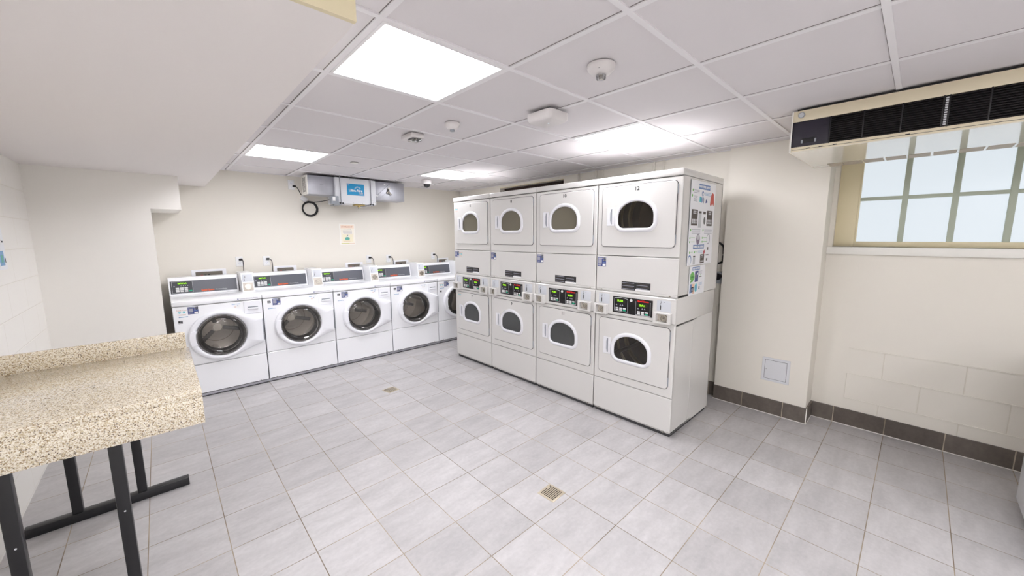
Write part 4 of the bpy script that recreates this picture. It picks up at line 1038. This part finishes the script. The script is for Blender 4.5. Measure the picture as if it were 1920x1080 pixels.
q = MB().cyl((UX-0.002, 0.566, 2.298), 0.017, 0.006, 'X', gray_plastic, n=28); q.cyl((UX-0.0055, 0.566, 2.298), 0.013, 0.002, 'X', light_print, n=24); q.build('round_badge', t)
MB().box(UX+0.02, 3.76, UY0, UY1-0.02, UZ1, H-0.001, black).build('gap_filler', t)  # black block standing in for the dark gap below the ceiling

# ------------------------------------------------------------------ access panel on the pillar
t = thing('wall_hatch', 'small square gray metal access panel low on the pillar', 'access panel', (XP, 0.752, 0.402), -PI/2)
MB().plate(rect4(-0.102, 0.102, -0.106, 0.106), -0.004, 0, mat('panel_gray', (218, 219, 222), 0.4), 0.002).build('frame', t)
MB().box(-0.081, 0.081, -0.0045, -0.004, -0.085, 0.085, seam).build('gap', t)
q = MB().plate(rect4(-0.0785, 0.0785, -0.0825, 0.0825), -0.0065, -0.004, mat('panel_gray', (218, 219, 222), 0.4), 0.001); q.cyl((-0.068, -0.007, 0.0), 0.0025, 0.002, 'Y', seam, n=8)
q.build('door', t)

# ------------------------------------------------------------------ floor drains
def drain(x, y, s, rot, label):
    t = thing('floor_drain', label, 'floor drain', (x, y, 0), rot, 'floor drains')
    MB().box(-s, s, -s, s, 0, 0.0025, drain_metal, 0.001).build('rim', t)
    q = MB().box(-s*0.86, s*0.86, -s*0.86, s*0.86, 0.0025, 0.0032, drain_metal)
    for i in range(8):
        for j in range(8):
            if (i, j) not in ((5, 7), (6, 7)): q.cyl((-s*0.7+i*s*0.2, -s*0.7+j*s*0.2, 0.0034), s*0.068, 0.0006, 'Z', hole_dark, n=10)
    q.build('grate', t)
drain(1.633, 1.405, 0.062, math.radians(3), 'square nickel floor drain with round holes, nearest the camera')
drain(1.624, 3.60, 0.064, math.radians(12), 'square floor drain farther back, toward the washers')

# ------------------------------------------------------------------ painted pipes on the right wall
pl = ['painted vertical pipe on the right wall above dryer 12, right of the pair', 'painted vertical pipe on the right wall above dryer 12, left of the pair',
      'painted vertical pipe above dryer 10, nearer one of the pair by dryer 12', 'painted vertical pipe above dryer 10, farther one of the pair by dryer 12',
      'thin painted conduit above dryer 10, right one of the pair near the slot', 'thin painted conduit above dryer 10, left one of the pair near the slot']
for i, (y, r) in enumerate(((1.875, 0.012), (1.975, 0.012), (2.605, 0.011), (2.70, 0.013), (2.922, 0.009), (2.965, 0.010))):
    q = MB().tube([(XR-r-0.001, y, 0.14), (XR-r-0.001, y, H)], r, wall_paint, 14)
    tag(q.build('wall_pipe'), pl[i], 'pipe', 'painted pipes behind the dryers')
# things in the gap beside the pillar
t = thing('gray_socket_box', 'gray box with a round black socket on the wall behind the nearest dryers', 'socket', (XR, 1.285, 1.175), -PI/2)
MB().box(-0.045, 0.045, -0.035, 0, -0.055, 0.055, gray_plastic, 0.005).build('box', t)
MB().cyl((0.005, -0.045, 0.012), 0.036, 0.025, 'Y', black, 0.032, n=24).build('socket', t)
q = MB().tube(bez((XR-0.06, 1.39, 1.18), (XR-0.02, 1.36, 1.32), (XR-0.04, 1.27, 1.30), (XR-0.03, 1.247, 1.33)), 0.009, rubber, 8)
q.tube(bez((XR-0.05, 1.40, 1.56), (XR-0.03, 1.33, 1.535), (XR-0.03, 1.28, 1.51), (XR-0.03, 1.248, 1.47)), 0.009, rubber, 8)
q.tube(bez((XR-0.03, 1.248, 1.47), (XR-0.03, 1.242, 1.44), (XR-0.03, 1.242, 1.36), (XR-0.03, 1.247, 1.33)), 0.009, rubber, 8)
tag(q.build('dryer_cable'), 'thick black cable looped on the wall in the gap between dryers and pillar', 'cable')

# ------------------------------------------------------------------ appliance at the right edge
t = thing('white_appliance', 'white appliance corner cut off by the right edge of the picture, below the window', 'appliance', (0, 0, 0))
q = MB().box(2.86, 3.56, -1.25, -0.53, 0.03, 0.96, appl_white, 0.012, seg=3); q.build('body', t)
MB().box(2.88, 3.54, -1.22, -0.56, 0, 0.03, seam).build('base', t)
MB().box(2.855, 3.565, -1.255, -0.525, 0.965, 1.0, appl_white, 0.008).build('lid', t)

# ------------------------------------------------------------------ camera
f_px = 707.5; SH = 1920.0
yaw, pit, rol = 0.7496, 0.1365, -0.0048
f0 = Vector((math.sin(yaw)*math.cos(pit), math.cos(yaw)*math.cos(pit), -math.sin(pit)))
r0 = Vector((math.cos(yaw), -math.sin(yaw), 0)); u0 = r0.cross(f0)
r = r0*math.cos(rol) + u0*math.sin(rol); u = -r0*math.sin(rol) + u0*math.cos(rol)
cam = bpy.data.cameras.new('camera'); co = bpy.data.objects.new('camera', cam); COL.objects.link(co)
co.matrix_world = Matrix(((r.x, u.x, -f0.x, 0), (r.y, u.y, -f0.y, 0), (r.z, u.z, -f0.z, 1.5757), (0, 0, 0, 1)))
cam.sensor_width = 36; cam.lens = f_px/SH*36; cam.clip_start = 0.05; cam.clip_end = 60
bpy.context.scene.camera = co

# ------------------------------------------------------------------ world and view
wd = bpy.data.worlds.new('world'); bpy.context.scene.world = wd; wd.use_nodes = True
bg = wd.node_tree.nodes['Background']; bg.inputs[0].default_value = (0.9, 0.95, 1, 1); bg.inputs[1].default_value = 0.6
sc = bpy.context.scene
sc.view_settings.view_transform = 'Standard'; sc.view_settings.look = 'None'; sc.view_settings.gamma = 1.0; sc.view_settings.exposure = 0.0
try: sc.view_settings.use_curve_mapping = False
except Exception: pass
